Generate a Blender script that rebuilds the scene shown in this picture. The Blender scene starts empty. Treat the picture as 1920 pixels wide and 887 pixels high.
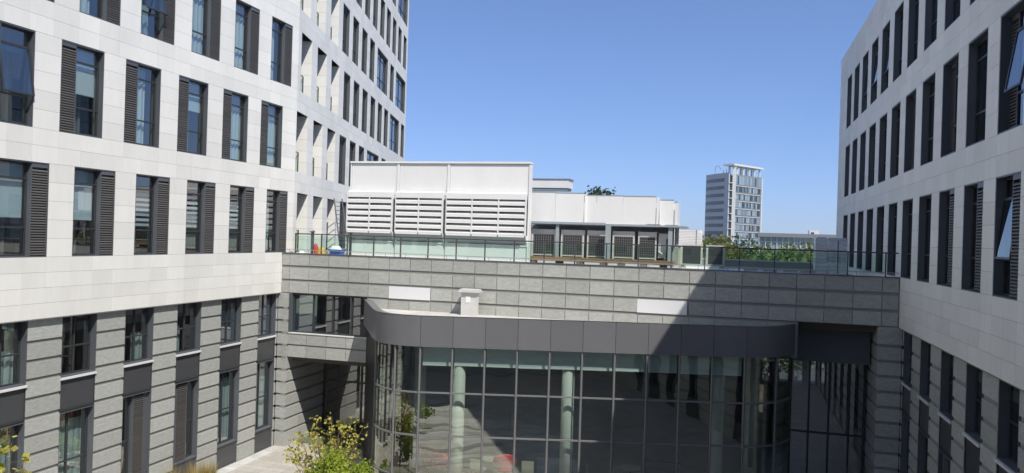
import bpy, math, random
from mathutils import Matrix, Vector
import numpy as np

R = math.radians
random.seed(7); rng = np.random.default_rng(7)
S = bpy.context.scene
COL = S.collection
H = 10.65                      # eye height above the courtyard; every z below is written relative to the eye
TH = 0.2783; ROLL = 0.0312

# ------------------------------------------------------------------ camera, sky, sun, exposure
cd = bpy.data.cameras.new('camera'); cam = bpy.data.objects.new('camera', cd); COL.objects.link(cam)
cd.sensor_width = 36; cd.lens = 36*1442/1920; cd.clip_start = 0.05; cd.clip_end = 6000
cam.matrix_world = Matrix.Translation((0, 0, H)) @ Matrix.Rotation(TH, 4, 'Z') @ Matrix.Rotation(R(90), 4, 'X') @ Matrix.Rotation(ROLL, 4, 'Z')
S.camera = cam

SUN = Vector((0.568, -0.521, 1.0)).normalized()
w = bpy.data.worlds.new('World'); S.world = w; w.use_nodes = True
nt = w.node_tree; bg = nt.nodes['Background']
sky = nt.nodes.new('ShaderNodeTexSky'); sky.sky_type = 'NISHITA'; sky.sun_disc = False
sky.sun_elevation = math.asin(SUN.z); sky.sun_rotation = math.atan2(SUN.x, SUN.y)
sky.altitude = 0; sky.air_density = 0.7; sky.dust_density = 0.3; sky.ozone_density = 8.0
pre = nt.nodes.new('ShaderNodeVectorMath'); pre.operation = 'SCALE'; pre.inputs['Scale'].default_value = 0.1466
gam = nt.nodes.new('ShaderNodeGamma'); gam.inputs[1].default_value = 0.70
post = nt.nodes.new('ShaderNodeVectorMath'); post.operation = 'MULTIPLY'; post.inputs[1].default_value = (0.685/.1466, 0.765/.1466, 0.955/.1466)
nt.links.new(sky.outputs[0], pre.inputs[0]); nt.links.new(pre.outputs[0], gam.inputs[0]); nt.links.new(gam.outputs[0], post.inputs[0])
nt.links.new(post.outputs[0], bg.inputs[0]); bg.inputs[1].default_value = 0.115
sd = bpy.data.lights.new('sun', 'SUN'); sd.energy = 4.4; sd.angle = R(0.5); sd.color = (1.0, 0.95, 0.875)
so = bpy.data.objects.new('sun', sd); COL.objects.link(so); so.rotation_euler = (-SUN).to_track_quat('-Z', 'Y').to_euler()
S.view_settings.view_transform = 'Standard'; S.view_settings.look = 'None'
S.view_settings.exposure = 0.40; S.view_settings.gamma = 1.0
S.render.engine = 'CYCLES'
try:
    S.cycles.transparent_max_bounces = 16; S.cycles.max_bounces = 7
except Exception: pass

# ------------------------------------------------------------------ materials
def newmat(name):
    m = bpy.data.materials.new(name); m.use_nodes = True
    return m, m.node_tree, m.node_tree.nodes['Principled BSDF']
def nd(t, kind, **kw):
    n = t.nodes.new(kind)
    for k, v in kw.items(): setattr(n, k, v)
    return n
def mathn(t, op, a, b=None):
    n = nd(t, 'ShaderNodeMath', operation=op)
    for i, v in enumerate((a, b)):
        if v is None: continue
        if isinstance(v, (int, float)): n.inputs[i].default_value = v
        else: t.links.new(v, n.inputs[i])
    return n.outputs[0]
def surf(name, col, rough=0.6, metal=0.0, tone=0.0, noise=0.0, nscale=3.0, stretch=(1, 1, 1), bump=0.0, bscale=40.0, spec=0.5, noise2=0.0, n2scale=30.0):
    """base colour x (per-face tone) x (noise in world position)"""
    m, t, b = newmat(name)
    b.inputs['Roughness'].default_value = rough; b.inputs['Metallic'].default_value = metal
    b.inputs['Specular IOR Level'].default_value = spec
    fac = None
    geo = nd(t, 'ShaderNodeNewGeometry')
    mp = nd(t, 'ShaderNodeVectorMath', operation='MULTIPLY'); mp.inputs[1].default_value = stretch
    t.links.new(geo.outputs['Position'], mp.inputs[0])
    def addf(f, v):
        return v if f is None else mathn(t, 'MULTIPLY', f, v)
    if tone:
        a = nd(t, 'ShaderNodeAttribute', attribute_name='tone')
        fac = addf(fac, mathn(t, 'ADD', mathn(t, 'MULTIPLY', a.outputs['Fac'], 2*tone), 1-tone))
    for amt, sc in ((noise, nscale), (noise2, n2scale)):
        if amt:
            n = nd(t, 'ShaderNodeTexNoise'); n.inputs['Scale'].default_value = sc; n.inputs['Detail'].default_value = 5
            n.inputs['Roughness'].default_value = 0.65
            t.links.new(mp.outputs[0], n.inputs['Vector'])
            fac = addf(fac, mathn(t, 'ADD', mathn(t, 'MULTIPLY', mathn(t, 'SUBTRACT', n.outputs['Fac'], 0.5), 3.2*amt), 1.0))
    if fac is not None:
        vm = nd(t, 'ShaderNodeVectorMath', operation='SCALE'); vm.inputs[0].default_value = col
        t.links.new(fac, vm.inputs['Scale']); t.links.new(vm.outputs[0], b.inputs['Base Color'])
    else:
        b.inputs['Base Color'].default_value = (*col, 1)
    if bump:
        n = nd(t, 'ShaderNodeTexNoise'); n.inputs['Scale'].default_value = bscale; n.inputs['Detail'].default_value = 4
        t.links.new(mp.outputs[0], n.inputs['Vector'])
        bp = nd(t, 'ShaderNodeBump'); bp.inputs['Strength'].default_value = bump; bp.inputs['Distance'].default_value = 0.02
        t.links.new(n.outputs['Fac'], bp.inputs['Height']); t.links.new(bp.outputs[0], b.inputs['Normal'])
    return m
def glass(name, tint, f0=0.08, wav=0.0, wscale=0.8, rough=0.0, refl=(1, 1, 1)):
    m = bpy.data.materials.new(name); m.use_nodes = True; t = m.node_tree; t.nodes.remove(t.nodes['Principled BSDF'])
    out = t.nodes['Material Output']
    lw = nd(t, 'ShaderNodeLayerWeight'); lw.inputs['Blend'].default_value = 0.5
    p = mathn(t, 'POWER', lw.outputs['Facing'], 4.5)
    f = mathn(t, 'ADD', mathn(t, 'MULTIPLY', p, 1-f0), f0)
    tr = nd(t, 'ShaderNodeBsdfTransparent'); tr.inputs[0].default_value = (*tint, 1)
    gl = nd(t, 'ShaderNodeBsdfGlossy'); gl.inputs['Roughness'].default_value = rough; gl.inputs[0].default_value = (*refl, 1)
    if wav:
        geo = nd(t, 'ShaderNodeNewGeometry')
        n = nd(t, 'ShaderNodeTexNoise'); n.inputs['Scale'].default_value = wscale; n.inputs['Detail'].default_value = 1.0
        t.links.new(geo.outputs['Position'], n.inputs['Vector'])
        bp = nd(t, 'ShaderNodeBump'); bp.inputs['Strength'].default_value = 1.0; bp.inputs['Distance'].default_value = wav
        t.links.new(n.outputs['Fac'], bp.inputs['Height']); t.links.new(bp.outputs[0], gl.inputs['Normal'])
    mx = nd(t, 'ShaderNodeMixShader')
    t.links.new(f, mx.inputs[0]); t.links.new(tr.outputs[0], mx.inputs[1]); t.links.new(gl.outputs[0], mx.inputs[2])
    t.links.new(mx.outputs[0], out.inputs[0])
    return m
def leafmat(name, c1, c2, trans=0.35):
    m = bpy.data.materials.new(name); m.use_nodes = True; t = m.node_tree; t.nodes.remove(t.nodes['Principled BSDF'])
    out = t.nodes['Material Output']
    a = nd(t, 'ShaderNodeAttribute', attribute_name='tone')
    mc = nd(t, 'ShaderNodeMix', data_type='RGBA'); t.links.new(a.outputs['Fac'], mc.inputs[0])
    mc.inputs[6].default_value = (*c1, 1); mc.inputs[7].default_value = (*c2, 1)
    d = nd(t, 'ShaderNodeBsdfDiffuse'); tr = nd(t, 'ShaderNodeBsdfTranslucent')
    t.links.new(mc.outputs[2], d.inputs[0]); t.links.new(mc.outputs[2], tr.inputs[0])
    mx = nd(t, 'ShaderNodeMixShader'); mx.inputs[0].default_value = trans
    t.links.new(d.outputs[0], mx.inputs[1]); t.links.new(tr.outputs[0], mx.inputs[2]); t.links.new(mx.outputs[0], out.inputs[0])
    return m
M = {}
M['clad'] = surf('white_stone_cladding', (.745, .735, .685), .55, tone=.055, noise=.08, nscale=.7, stretch=(1, 1, .22), noise2=.03, n2scale=9)
M['seam'] = surf('cladding_joint', (.20, .20, .195), .8)
M['gran'] = surf('grey_split_granite', (.355, .362, .338), .75, tone=.11, noise=.22, nscale=5.0, stretch=(1, 1, 2.6), noise2=.20, n2scale=22, bump=.5, bscale=16)
M['groove'] = surf('granite_groove', (.24, .243, .228), .85)
M['dmetal'] = surf('dark_grey_metal', (.085, .095, .105), .42, tone=.1, noise=.08, nscale=1.5)
M['louv'] = surf('brown_grey_louvre', (.105, .10, .094), .5, tone=.15)
M['frame'] = surf('window_frame_metal', (.035, .038, .042), .4)
M['spandrel'] = surf('spandrel_metal', (.058, .060, .064), .38, noise=.06, nscale=2)
M['sill'] = surf('aluminium_sill', (.66, .66, .65), .4)
M['fascia'] = surf('grey_fascia_metal', (.165, .167, .178), .36, metal=.2, tone=.05, noise=.06, nscale=.8)
M['ribbed'] = surf('ribbed_dark_metal', (.013, .0125, .013), .45)
M['white'] = surf('white_painted_steel', (.74, .74, .73), .4, tone=.03, noise=.05, nscale=.9, stretch=(1, 1, .4), noise2=.02, n2scale=6)
M['whitedull'] = surf('white_dusty_metal', (.54, .54, .53), .5, noise=.12, nscale=3)
M['greyblue'] = surf('blue_grey_steel_and_shade', (.30, .34, .36), .45, noise=.06)  # painted steel; also colours in the shade on the aprons and duct underside
M['rail'] = surf('railing_steel', (.10, .105, .108), .35, metal=.5)
M['mull'] = surf('grey_mullion', (.175, .175, .18), .4, metal=.1)
M['strap'] = surf('galvanised_strap', (.38, .38, .37), .45, metal=.4)
M['roofmem'] = surf('roof_membrane', (.48, .47, .44), .8, noise=.25, nscale=1.2, noise2=.1, n2scale=9)
M['terrace'] = surf('terrace_concrete', (.36, .35, .33), .85, noise=.2, nscale=1)
M['wood'] = surf('orange_brown_timber', (.27, .145, .07), .7, tone=.25, noise=.25, nscale=4, stretch=(1, 4, 8))
M['palewood'] = surf('pale_timber', (.55, .42, .25), .7, noise=.1)
M['black'] = surf('dark_rubber', (.02, .02, .021), .6)
M['grille'] = surf('grille_dark', (.018, .018, .019), .5)
M['wire'] = surf('grille_wire', (.22, .22, .215), .4)
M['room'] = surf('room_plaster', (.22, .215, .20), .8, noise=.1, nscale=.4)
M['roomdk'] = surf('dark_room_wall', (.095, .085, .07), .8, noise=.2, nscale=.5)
M['floor_in'] = surf('hall_floor', (.22, .20, .17), .35, noise=.15, nscale=.6)
M['ceil'] = surf('ceiling_white', (.42, .42, .41), .8)
M['curtain'] = surf('pale_curtain', (.58, .62, .60), .85, tone=.08)
M['blind'] = surf('roller_blind', (.62, .69, .74), .8, tone=.03)
M['blindrail'] = surf('blind_rail', (.80, .82, .80), .4)
M['column'] = surf('painted_concrete_column', (.62, .63, .60), .6, noise=.05)
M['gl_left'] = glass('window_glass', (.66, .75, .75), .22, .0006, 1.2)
M['gl_right'] = glass('window_glass_shaded', (.45, .55, .58), .17, .0006, 1.2)  # darker copy of the window glass, shade put into its tint
M['gl_pav'] = glass('pavilion_glass', (.74, .825, .775), .29, .010, .7, refl=(.97, 1, .90))
M['gl_low'] = glass('podium_window_glass', (.66, .76, .76), .34, .0008, 1.0)
M['gl_rail'] = glass('railing_glass', (.68, .85, .78), .06)
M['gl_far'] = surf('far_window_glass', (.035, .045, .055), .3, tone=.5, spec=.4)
M['gl_farlit'] = surf('far_lit_glass', (.20, .27, .30), .10, tone=.45, spec=1.0)  # paler copy of the far glass, sunlight put into its colour
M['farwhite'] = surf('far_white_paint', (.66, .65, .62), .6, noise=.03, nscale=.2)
M['fargrey'] = surf('far_shaded_panel', (.42, .45, .49), .6, noise=.04, nscale=.2)  # bluish shade of the tower's unlit side put into the colour
M['farroof'] = surf('far_roof_grey', (.20, .20, .21), .6)
M['pave'] = surf('courtyard_granite_setts', (.40, .375, .335), .85, tone=.10, noise=.22, nscale=1.1, noise2=.22, n2scale=13, bump=.3, bscale=30)
M['gravel'] = surf('grey_gravel', (.50, .50, .475), .95, noise=.42, nscale=.55, stretch=(1, 2.4, 1), noise2=.4, n2scale=26, bump=.8, bscale=40)
M['sand'] = surf('tan_gravel', (.46, .38, .26), .9, noise=.15, nscale=2, noise2=.15, n2scale=20)
M['soil'] = surf('soil', (.075, .06, .042), .95, noise=.3, nscale=4)
M['land'] = surf('far_land', (.10, .115, .07), .95, noise=.3, nscale=.03)
M['asph'] = surf('asphalt', (.055, .055, .055), .9, noise=.15, nscale=2)
M['bark'] = surf('bark', (.11, .085, .06), .9, noise=.3, nscale=8)
M['palebark'] = surf('pale_twig', (.22, .15, .09), .85, noise=.2, nscale=8)
M['lf_far'] = leafmat('leaf_green', (.10, .15, .05), (.20, .27, .10))
M['lf_dark'] = leafmat('leaf_dark_green', (.04, .075, .035), (.08, .125, .05))
M['lf_yel'] = leafmat('leaf_yellow_green', (.10, .125, .03), (.20, .195, .05))
M['lf_yard'] = leafmat('leaf_lime', (.36, .37, .05), (.56, .50, .16), .42)
M['lf_bush'] = leafmat('leaf_bright_green', (.15, .235, .025), (.34, .40, .06), .4)
M['lf_dry'] = leafmat('leaf_dry', (.26, .20, .07), (.42, .33, .13), .35)
M['red'] = surf('red_shell', (.72, .05, .04), .35)
M['beige'] = surf('beige_seat', (.42, .39, .30), .5)
M['navy'] = surf('navy_fabric', (.025, .035, .055), .8)
M['redbag'] = surf('red_bag', (.55, .05, .035), .5, noise=.15, nscale=8)
M['yellow'] = surf('yellow_bag', (.65, .38, .03), .5, noise=.15, nscale=8)
M['blue'] = surf('blue_plastic', (.02, .11, .52), .35)
M['film'] = surf('clear_wrap_over_boards', (.56, .60, .63), .22, tone=.12, noise=.2, nscale=3, stretch=(1, 1, 5), bump=.6, bscale=12)
M['foam'] = surf('white_foam_board', (.80, .79, .77), .6, tone=.05)
M['parap'] = surf('pale_parapet', (.50, .52, .53), .8, noise=.15, nscale=1)
M['mortarpatch'] = surf('white_blank_panel', (.68, .68, .69), .5)

# ------------------------------------------------------------------ mesh builder
class MB:
    def __init__(self, mats): self.v = []; self.f = []; self.m = []; self.t = []; self.mats = mats if isinstance(mats, (list, tuple)) else [mats]; self.mx = None; self.flip = False
    def frame(self, o, ux, uy):
        """local x runs along ux, y along uy (outwards), z up, from plan point o"""
        self.mx = (o, ux, uy); self.flip = (ux[0]*uy[1]-ux[1]*uy[0]) < 0; return self
    def P(self, p):
        if self.mx is None: return tuple(p)
        o, a, b = self.mx
        return (o[0]+a[0]*p[0]+b[0]*p[1], o[1]+a[1]*p[0]+b[1]*p[1], p[2])
    def face(self, pts, mi=0, tone=.5):
        n = len(self.v); self.v += [self.P(p) for p in pts]
        idx = list(range(n, n+len(pts)))
        self.f.append(idx[::-1] if self.flip else idx); self.m.append(mi); self.t.append(tone)
    def solid(self, verts, faces, mi=0, tone=.5):
        n = len(self.v); self.v += [self.P(p) for p in verts]
        for q in faces:
            idx = [n+i for i in q]; self.f.append(idx[::-1] if self.flip else idx); self.m.append(mi); self.t.append(tone)
    def box(self, x0, x1, y0, y1, z0, z1, mi=0, tone=None):
        if x1 < x0: x0, x1 = x1, x0
        if y1 < y0: y0, y1 = y1, y0
        if z1 < z0: z0, z1 = z1, z0
        if tone is None: tone = random.random()
        self.solid([(x0, y0, z0), (x1, y0, z0), (x1, y1, z0), (x0, y1, z0), (x0, y0, z1), (x1, y0, z1), (x1, y1, z1), (x0, y1, z1)],
                   [(0, 3, 2, 1), (4, 5, 6, 7), (0, 1, 5, 4), (1, 2, 6, 5), (2, 3, 7, 6), (3, 0, 4, 7)], mi, tone)
    def prism(self, poly, z0, z1, mi=0, tone=.5):
        a = sum(poly[i][0]*poly[(i+1) % len(poly)][1]-poly[(i+1) % len(poly)][0]*poly[i][1] for i in range(len(poly)))
        if a < 0: poly = poly[::-1]
        n = len(poly); vs = [(x, y, z0) for x, y in poly]+[(x, y, z1) for x, y in poly]
        fs = [tuple(range(n-1, -1, -1)), tuple(range(n, 2*n))]+[(i, (i+1) % n, n+(i+1) % n, n+i) for i in range(n)]
        self.solid(vs, fs, mi, tone)
    def tube(self, pts, rad, n=8, mi=0, tone=.5, cap=True):
        pts = [Vector(p) for p in pts]; rad = rad if isinstance(rad, (list, tuple)) else [rad]*len(pts)
        vs = []; fs = []
        for i, p in enumerate(pts):
            d = (pts[min(i+1, len(pts)-1)]-pts[max(i-1, 0)]).normalized()
            u = d.cross(Vector((0, 0, 1)) if abs(d.z) < .95 else Vector((1, 0, 0))).normalized(); v = u.cross(d)
            for k in range(n):
                a = 2*math.pi*k/n; vs.append(tuple(p+(u*math.cos(a)+v*math.sin(a))*rad[i]))
        for i in range(len(pts)-1):
            for k in range(n): fs.append((i*n+k, i*n+(k+1) % n, (i+1)*n+(k+1) % n, (i+1)*n+k))
        if cap: fs += [tuple(range(n))[::-1], tuple(range((len(pts)-1)*n, len(pts)*n))]
        self.solid(vs, fs, mi, tone)
    def mesh(self, name, smooth=False):
        me = bpy.data.meshes.new(name); me.from_pydata(self.v, [], self.f)
        for m in self.mats: me.materials.append(m)
        me.polygons.foreach_set('material_index', self.m)
        a = me.attributes.new('tone', 'FLOAT', 'FACE'); a.data.foreach_set('value', self.t)
        if smooth: me.polygons.foreach_set('use_smooth', [True]*len(self.f))
        me.update(); return me
    def build(self, name, parent=None, smooth=False, loc=None, up=True):
        """up: lift from eye-relative z to world z when the object has no parent offset"""
        o = bpy.data.objects.new(name, self.mesh(name, smooth)); COL.objects.link(o)
        if parent is not None: o.parent = parent
        elif up: o.location = (0, 0, H)
        if loc is not None: o.location = loc
        return o
def mbs(*n): return MB([M[k] for k in n])
def tag(o, label=None, cat=None, group=None, kind=None):
    if label: o['label'] = label
    if cat: o['category'] = cat
    if group: o['group'] = group
    if kind: o['kind'] = kind
    return o
def thing(name, label, cat, group=None, loc=(0, 0, H), rz=0):
    o = bpy.data.objects.new(name, None); COL.objects.link(o); o.location = loc; o.rotation_euler = (0, 0, rz)
    o.empty_display_size = .3
    return tag(o, label, cat, group)
def put(me, name, parent, loc=(0, 0, 0), rot=(0, 0, 0), scale=(1, 1, 1)):
    o = bpy.data.objects.new(name, me); COL.objects.link(o); o.parent = parent; o.location = loc; o.rotation_euler = rot; o.scale = scale
    return o
def copy_tree(o, parent=None):
    c = o.copy(); COL.objects.link(c)
    if parent is not None: c.parent = parent
    for ch in list(o.children): copy_tree(ch, c)
    return c
G = -H                          # ground level, eye-relative

# ------------------------------------------------------------------ ground
def sheet(name, poly, z, mat):
    b = MB([mat]); b.face([(x, y, z) for x, y in poly]); o = b.build(name); tag(o, kind='structure'); return o
sheet('ground', [(-880, -680), (880, -680), (880, 980), (-880, 980)], G-.012, M['land'])
sheet('street', [(-200, 60), (200, 60), (200, 72), (-200, 72)], G-.004, M['asph'])
b = mbs('pave', 'groove')
b.box(-21.5, 6.5, -1, 34.2, G-.2, G-.006, 1)
x = -21.35
while x < 6.3:
    y = 0
    while y < 34.0:
        b.face([(x+.006, y+.006, G), (x+.894, y+.006, G), (x+.894, y+.444, G), (x+.006, y+.444, G)], 0, random.random()); y += .45
    x += .9
tag(b.build('courtyard_paving'), kind='structure')
sheet('gravel_path', [(-21.35, 10), (-20.75, 10), (-20.75, 32.9), (-21.35, 32.9)], G+.006, M['gravel'])
# planting and gravel beds of the courtyard (what the pavilion glass mirrors)
for nm, poly, mt in (('gravel_ground', [(-19.5, 9), (-8, 9), (-2, 18), (-4, 26), (-11, 22), (-17, 20)], M['gravel']),
                     ('sand_ground', [(-18, 11), (-14.5, 10.5), (-13.8, 13.5), (-17, 14)], M['sand']),
                     ('soil_ground', [(-12, 14.6), (-10.2, 15), (-9.2, 16.4), (-11.5, 15.9)], M['soil']),
                     ('soil_bed', [(-17.5, 22.3), (-11.2, 22.6), (-10.9, 26.7), (-16.6, 27.2)], M['soil'])):
    sheet(nm, poly, G+.006+(.004 if 'sand' in nm or nm.startswith('soil_g') else 0), mt)

rs = random.Random(31)
for i in range(9):
    y = 10.6+1.55*i+rs.uniform(-.3, .3); xa, xb = -19+.35*i+rs.uniform(0, 1), -6.5-.2*i+rs.uniform(0, 2.5); tl_ = rs.uniform(-.9, .9); n = 28
    up_ = [(xa+(xb-xa)*k/n, y+tl_*k/n+.30*math.sin(k*.4+i)+.26+.16*math.sin(k*.45+2*i)) for k in range(n+1)]
    dn_ = [(xa+(xb-xa)*k/n, y+tl_*k/n+.30*math.sin(k*.4+i)-.26-.16*math.sin(k*.35+3*i)) for k in range(n+1)]
    b = mbs('gran' if i % 3 else 'groove')
    for k in range(n): b.face([(*dn_[k], G+.016), (*dn_[k+1], G+.016), (*up_[k+1], G+.016), (*up_[k], G+.016)], 0, rs.random())
    tag(b.build('gravel_band'), kind='structure')

# ------------------------------------------------------------------ facade kit
PI = math.pi
P_, W_ = 2.7752, 1.791          # bay pitch and opening width
s3, t3, s2, t2, s1, t1, s0, t0 = -1.13, 1.89, 2.97, 6.00, 7.08, 10.10, 11.19, 14.20
sm1, tm1, sm2, tm2, sm3, tm3 = 15.30, 18.28, 19.38, 22.40, 23.5, 26.5
SOF = -3.11
GAP, TT = .007, .02
def tiles(b, x0, x1, z0, z1, xs, zs, y=0.0, mi=0):
    """stone tiles over a rectangle: xs / zs are the joint positions"""
    X = [x0]+[x for x in sorted(xs) if x0+.08 < x < x1-.08]+[x1]
    Z = [z0]+[z for z in sorted(zs) if z0+.05 < z < z1-.05]+[z1]
    for i in range(len(X)-1):
        for j in range(len(Z)-1):
            b.box(X[i]+GAP/2, X[i+1]-GAP/2, y-TT, y, Z[j]+GAP/2, Z[j+1]-GAP/2, mi)
def facade(b, L0, L1, rows, z_bot, z_top, depth=.42):
    """rows: (sill, head, [(x0,x1) openings]) from low to high. tiles mi 0, core mi 1"""
    z = z_bot
    def band(za, zb, xs):
        n = max(1, round((zb-za)/.53)); zs = [za+(zb-za)*k/n for k in range(1, n)]
        tiles(b, L0, L1, za, zb, xs, zs); b.box(L0, L1, -depth, -TT-.004, za, zb, 1)
    prev = []
    for sill, head, ops in rows:
        xs = set()
        for a, c in ops: xs |= {a, c, (a+c)/2}
        if prev and False: xs |= prev
        if not ops: xs = {L0+k*.93 for k in range(1, int((L1-L0)/.93)+1)}
        else:
            k = min(a for a, c in ops)-P_
            while k > L0: xs |= {k, k+W_/2, k+W_}; k -= P_
        band(z, sill, xs)
        cur = L0
        for a, c in sorted(ops)+[(L1, L1)]:
            if a-cur > .02:
                zs = [sill+(head-sill)*k/5 for k in range(1, 5)]
                xx = [] if a-cur < 1.3 else [cur+(a-cur)*k/round((a-cur)/.95) for k in range(1, round((a-cur)/.95))]
                tiles(b, cur, a, sill, head, xx, zs)
                b.box(cur, a, -depth, -TT-.004, sill, head, 1)
            cur = c
        prev = xs; z = head
    band(z, z_top, prev)

# window meshes: local x 0..w, outward +y, z 0..h
D_ = .19
def lining(b, w, h, d, t=.035, mi=0, y0=-.012):
    b.box(0, t, -d, y0, 0, h, mi); b.box(w-t, w, -d, y0, 0, h, mi)
    b.box(t, w-t, -d, y0, 0, t, mi); b.box(t, w-t, -d, y0, h-t, h, mi)
def bars(b, x0, x1, z0, z1, xs, zs, y, t=.05, dp=.07, mi=1):
    b.box(x0, x0+t, y-dp, y, z0, z1, mi); b.box(x1-t, x1, y-dp, y, z0, z1, mi)
    b.box(x0+t, x1-t, y-dp, y, z0, z0+t, mi); b.box(x0+t, x1-t, y-dp, y, z1-t, z1, mi)
    xs = sorted(xs); cuts = [x0+t]+xs+[x1-t]
    for x in xs: b.box(x-t/2, x+t/2, y-dp, y+.012, z0+t, z1-t, mi)
    for z in zs:
        for i in range(len(cuts)-1):
            b.box(cuts[i]+(t/2 if i else 0), cuts[i+1]-(t/2 if i < len(cuts)-2 else 0), y-dp, y+.006, z-t/2, z+t/2, mi)
LW = .60
def window_meshes(w, h, lou, d, lou_y=-.03, zs=(.31, .82)):
    """lou: None, 0 (louvre at local x 0) or 1 (at local x w). Returns frame, pane, louvre mesh"""
    b = mbs('dmetal', 'frame'); lining(b, w, h, d+.10)
    t = .035; g0, g1 = t, w-t
    if lou == 0: g0 = t+LW
    if lou == 1: g1 = w-t-LW
    bars(b, g0, g1, t, h-t, [] if w < 3 else [w/2], [z*h for z in zs], -d)
    lm = None
    if lou is not None:
        l = mbs('louv', 'dmetal'); a, c = (t, t+LW) if lou == 0 else (w-t-LW, w-t)
        if lou_y > -d+.05:
            e = c if lou == 0 else a
            l.box(e-.03 if lou == 0 else e, e if lou == 0 else e+.03, -d-.08, lou_y-.005, t, h-t, 1)
        l.box(a+.001, c-.031 if lou == 0 else c-.001, lou_y-.14, lou_y-.11, t, h-t, 1)
        a2, c2 = (a, c-.03) if lou == 0 else (a+.03, c)
        l.box(a2, c2, lou_y-.10, lou_y+.004, h-t-.13, h-t-.001, 1)
        z = t+.03
        while z < h-t-.2:
            l.solid([(a2, lou_y, z), (c2, lou_y, z), (c2, lou_y-.075, z+.055), (a2, lou_y-.075, z+.055),
                     (a2, lou_y, z+.030), (c2, lou_y, z+.030), (c2, lou_y-.075, z+.085), (a2, lou_y-.075, z+.085)],
                    [(0, 3, 2, 1), (4, 5, 6, 7), (0, 1, 5, 4), (1, 2, 6, 5), (2, 3, 7, 6), (3, 0, 4, 7)], 0, random.random())
            z += .083
        lm = l.mesh('louvre_panel')
    return b.mesh('window'), lm, (g0+.03, g1-.03)
def pane_mesh(x0, x1, z0, z1, y, mat):
    b = MB([mat]); b.face([(x1, y, z0), (x0, y, z0), (x0, y, z1), (x1, y, z1)]); return b.mesh('pane')
def curtain_mesh(x0, x1, z0, z1, y, seed, amp=.05):
    r = random.Random(seed); b = mbs('curtain'); n = 36; pts = []
    for i in range(n+1):
        u = i/n; pts.append((x0+(x1-x0)*u, y-amp*(1+math.sin(u*(x1-x0)*26+r.random()*.8))*.5))
    for i in range(n):
        (xa, ya), (xb, yb) = pts[i], pts[i+1]
        b.face([(xb, yb, z0), (xa, ya, z0), (xa, ya, z1), (xb, yb, z1)], 0, r.random())
    return b.mesh('curtain')
def sash_mesh(x0, x1, hh, mat):
    """top-hung open sash: hinge at origin, hangs to -hh"""
    b = MB([M['frame'], mat]); t = .055
    b.box(x0, x0+t, -.03, .02, -hh, 0); b.box(x1-t, x1, -.03, .02, -hh, 0)
    b.box(x0+t, x1-t, -.03, .02, -hh, -hh+t); b.box(x0+t, x1-t, -.03, .02, -t, 0)
    b.face([(x1-t, 0, -hh+t), (x0+t, 0, -hh+t), (x0+t, 0, -t), (x1-t, 0, -t)], 1)
    return b.mesh('sash')
HW = 3.02
class WinKit:
    def __init__(self, w, h, lou, d, mat, lou_y=-.03, zs=(.31, .82)):
        self.w, self.h, self.d = w, h, d
        self.fm, self.lm, (g0, g1) = window_meshes(w, h, lou, d, lou_y, zs)
        self.g0, self.g1 = g0, g1; self.zs = zs
        self.pm = pane_mesh(g0, g1, .06, h-.06, -d-.035, mat); self.mat = mat
        self.sm = sash_mesh(g0-.02, g1+.02, (zs[1]-zs[0])*h, mat) if len(zs) == 2 else None
    def place(self, parent, loc, rz, curtain=None, sash=None):
        o = put(self.fm, 'window', parent, loc, (0, 0, rz))
        put(self.pm, 'pane', o)
        if self.lm: put(self.lm, 'louvre_panel', o)
        if sash: put(self.sm, 'sash', o, (0, -self.d+.03, self.zs[1]*self.h), (R(sash), 0, 0))
        g0, g1, h, y = self.g0, self.g1, self.h, -self.d-.14
        if curtain:
            kind, sd = curtain
            r = random.Random(sd)
            if kind == 'full': put(curtain_mesh(g0, g1, .1, h-.15, y, sd), 'curtain', o)
            if kind == 'half': put(curtain_mesh(g0+(g1-g0)*.35, g1, .1, h-.15, y, sd), 'curtain', o)
            if kind == 'far': put(curtain_mesh(g0, g0+(g1-g0)*.5, .1, h-.15, y, sd), 'curtain', o)
            if kind == 'bundle': put(curtain_mesh(g0+(g1-g0)*.2, g0+(g1-g0)*.6, .12, h*.42, y-.1, sd, .09), 'curtain', o)
            if kind == 'blind':
                b = mbs('blind'); z0 = h*(.35+.25*r.random()); b.box(g0+.02, g1-.02, y-.01, y, z0, h-.12); b.build('roller_blind', o)
            if kind == 'zebra':
                b = mbs('blind'); z = h*.36
                while z < h*.8: b.box(g0+.03, g1-.03, y-.006, y, z, z+.10); z += .19
                b.build('zebra_blind', o)
        return o

def rooms(parent, x0, x1, y0, y1, levels, z_top):
    """floor slabs, back wall and a few partitions behind a facade (axis-aligned box)"""
    b = mbs('room')
    for z in levels: b.box(x0, x1, y0, y1, z-.35, z-.02)
    b.build('floor_slab', parent)

# ------------------------------------------------------------------ left office building
XL = -21.25
A_ = (XL, 34.20); ang = math.atan2(66.8-34.2, -30.0+21.25)       # wing direction
wd = (math.cos(ang), math.sin(ang)); wn = (wd[1], -wd[0])         # along, outward
LB = thing('office_building', 'tall sunlit pale stone office block on the left with a wing bending back', 'office building')
TOP = 27.6
oL3 = lambda k: (20.752+k*P_, 20.752+k*P_+W_)
oL2 = lambda k: (20.0915+k*P_, 20.0915+k*P_+W_)
Y0 = -.55
b = mbs('clad', 'seam'); b.frame((XL, 0), (0, 1), (1, 0))
rows = [(s3, t3, [oL3(k) for k in range(-3, 5)]), (s2, t2, [oL2(k) for k in range(-3, 5)]), (s1, t1, [oL3(k) for k in range(-3, 5)]),
        (s0, t0, [oL2(k) for k in range(-1, 5)])]
facade(b, Y0, A_[1], rows, SOF, TOP)
b.box(Y0, A_[1], -.42, -.004, SOF-.03, SOF-.001, 1)
b.build('cladding', LB)
kit0 = WinKit(W_, HW, 0, D_, M['gl_left']); kit1 = WinKit(W_, HW, 1, D_, M['gl_left'])
rz = -PI/2
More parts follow.
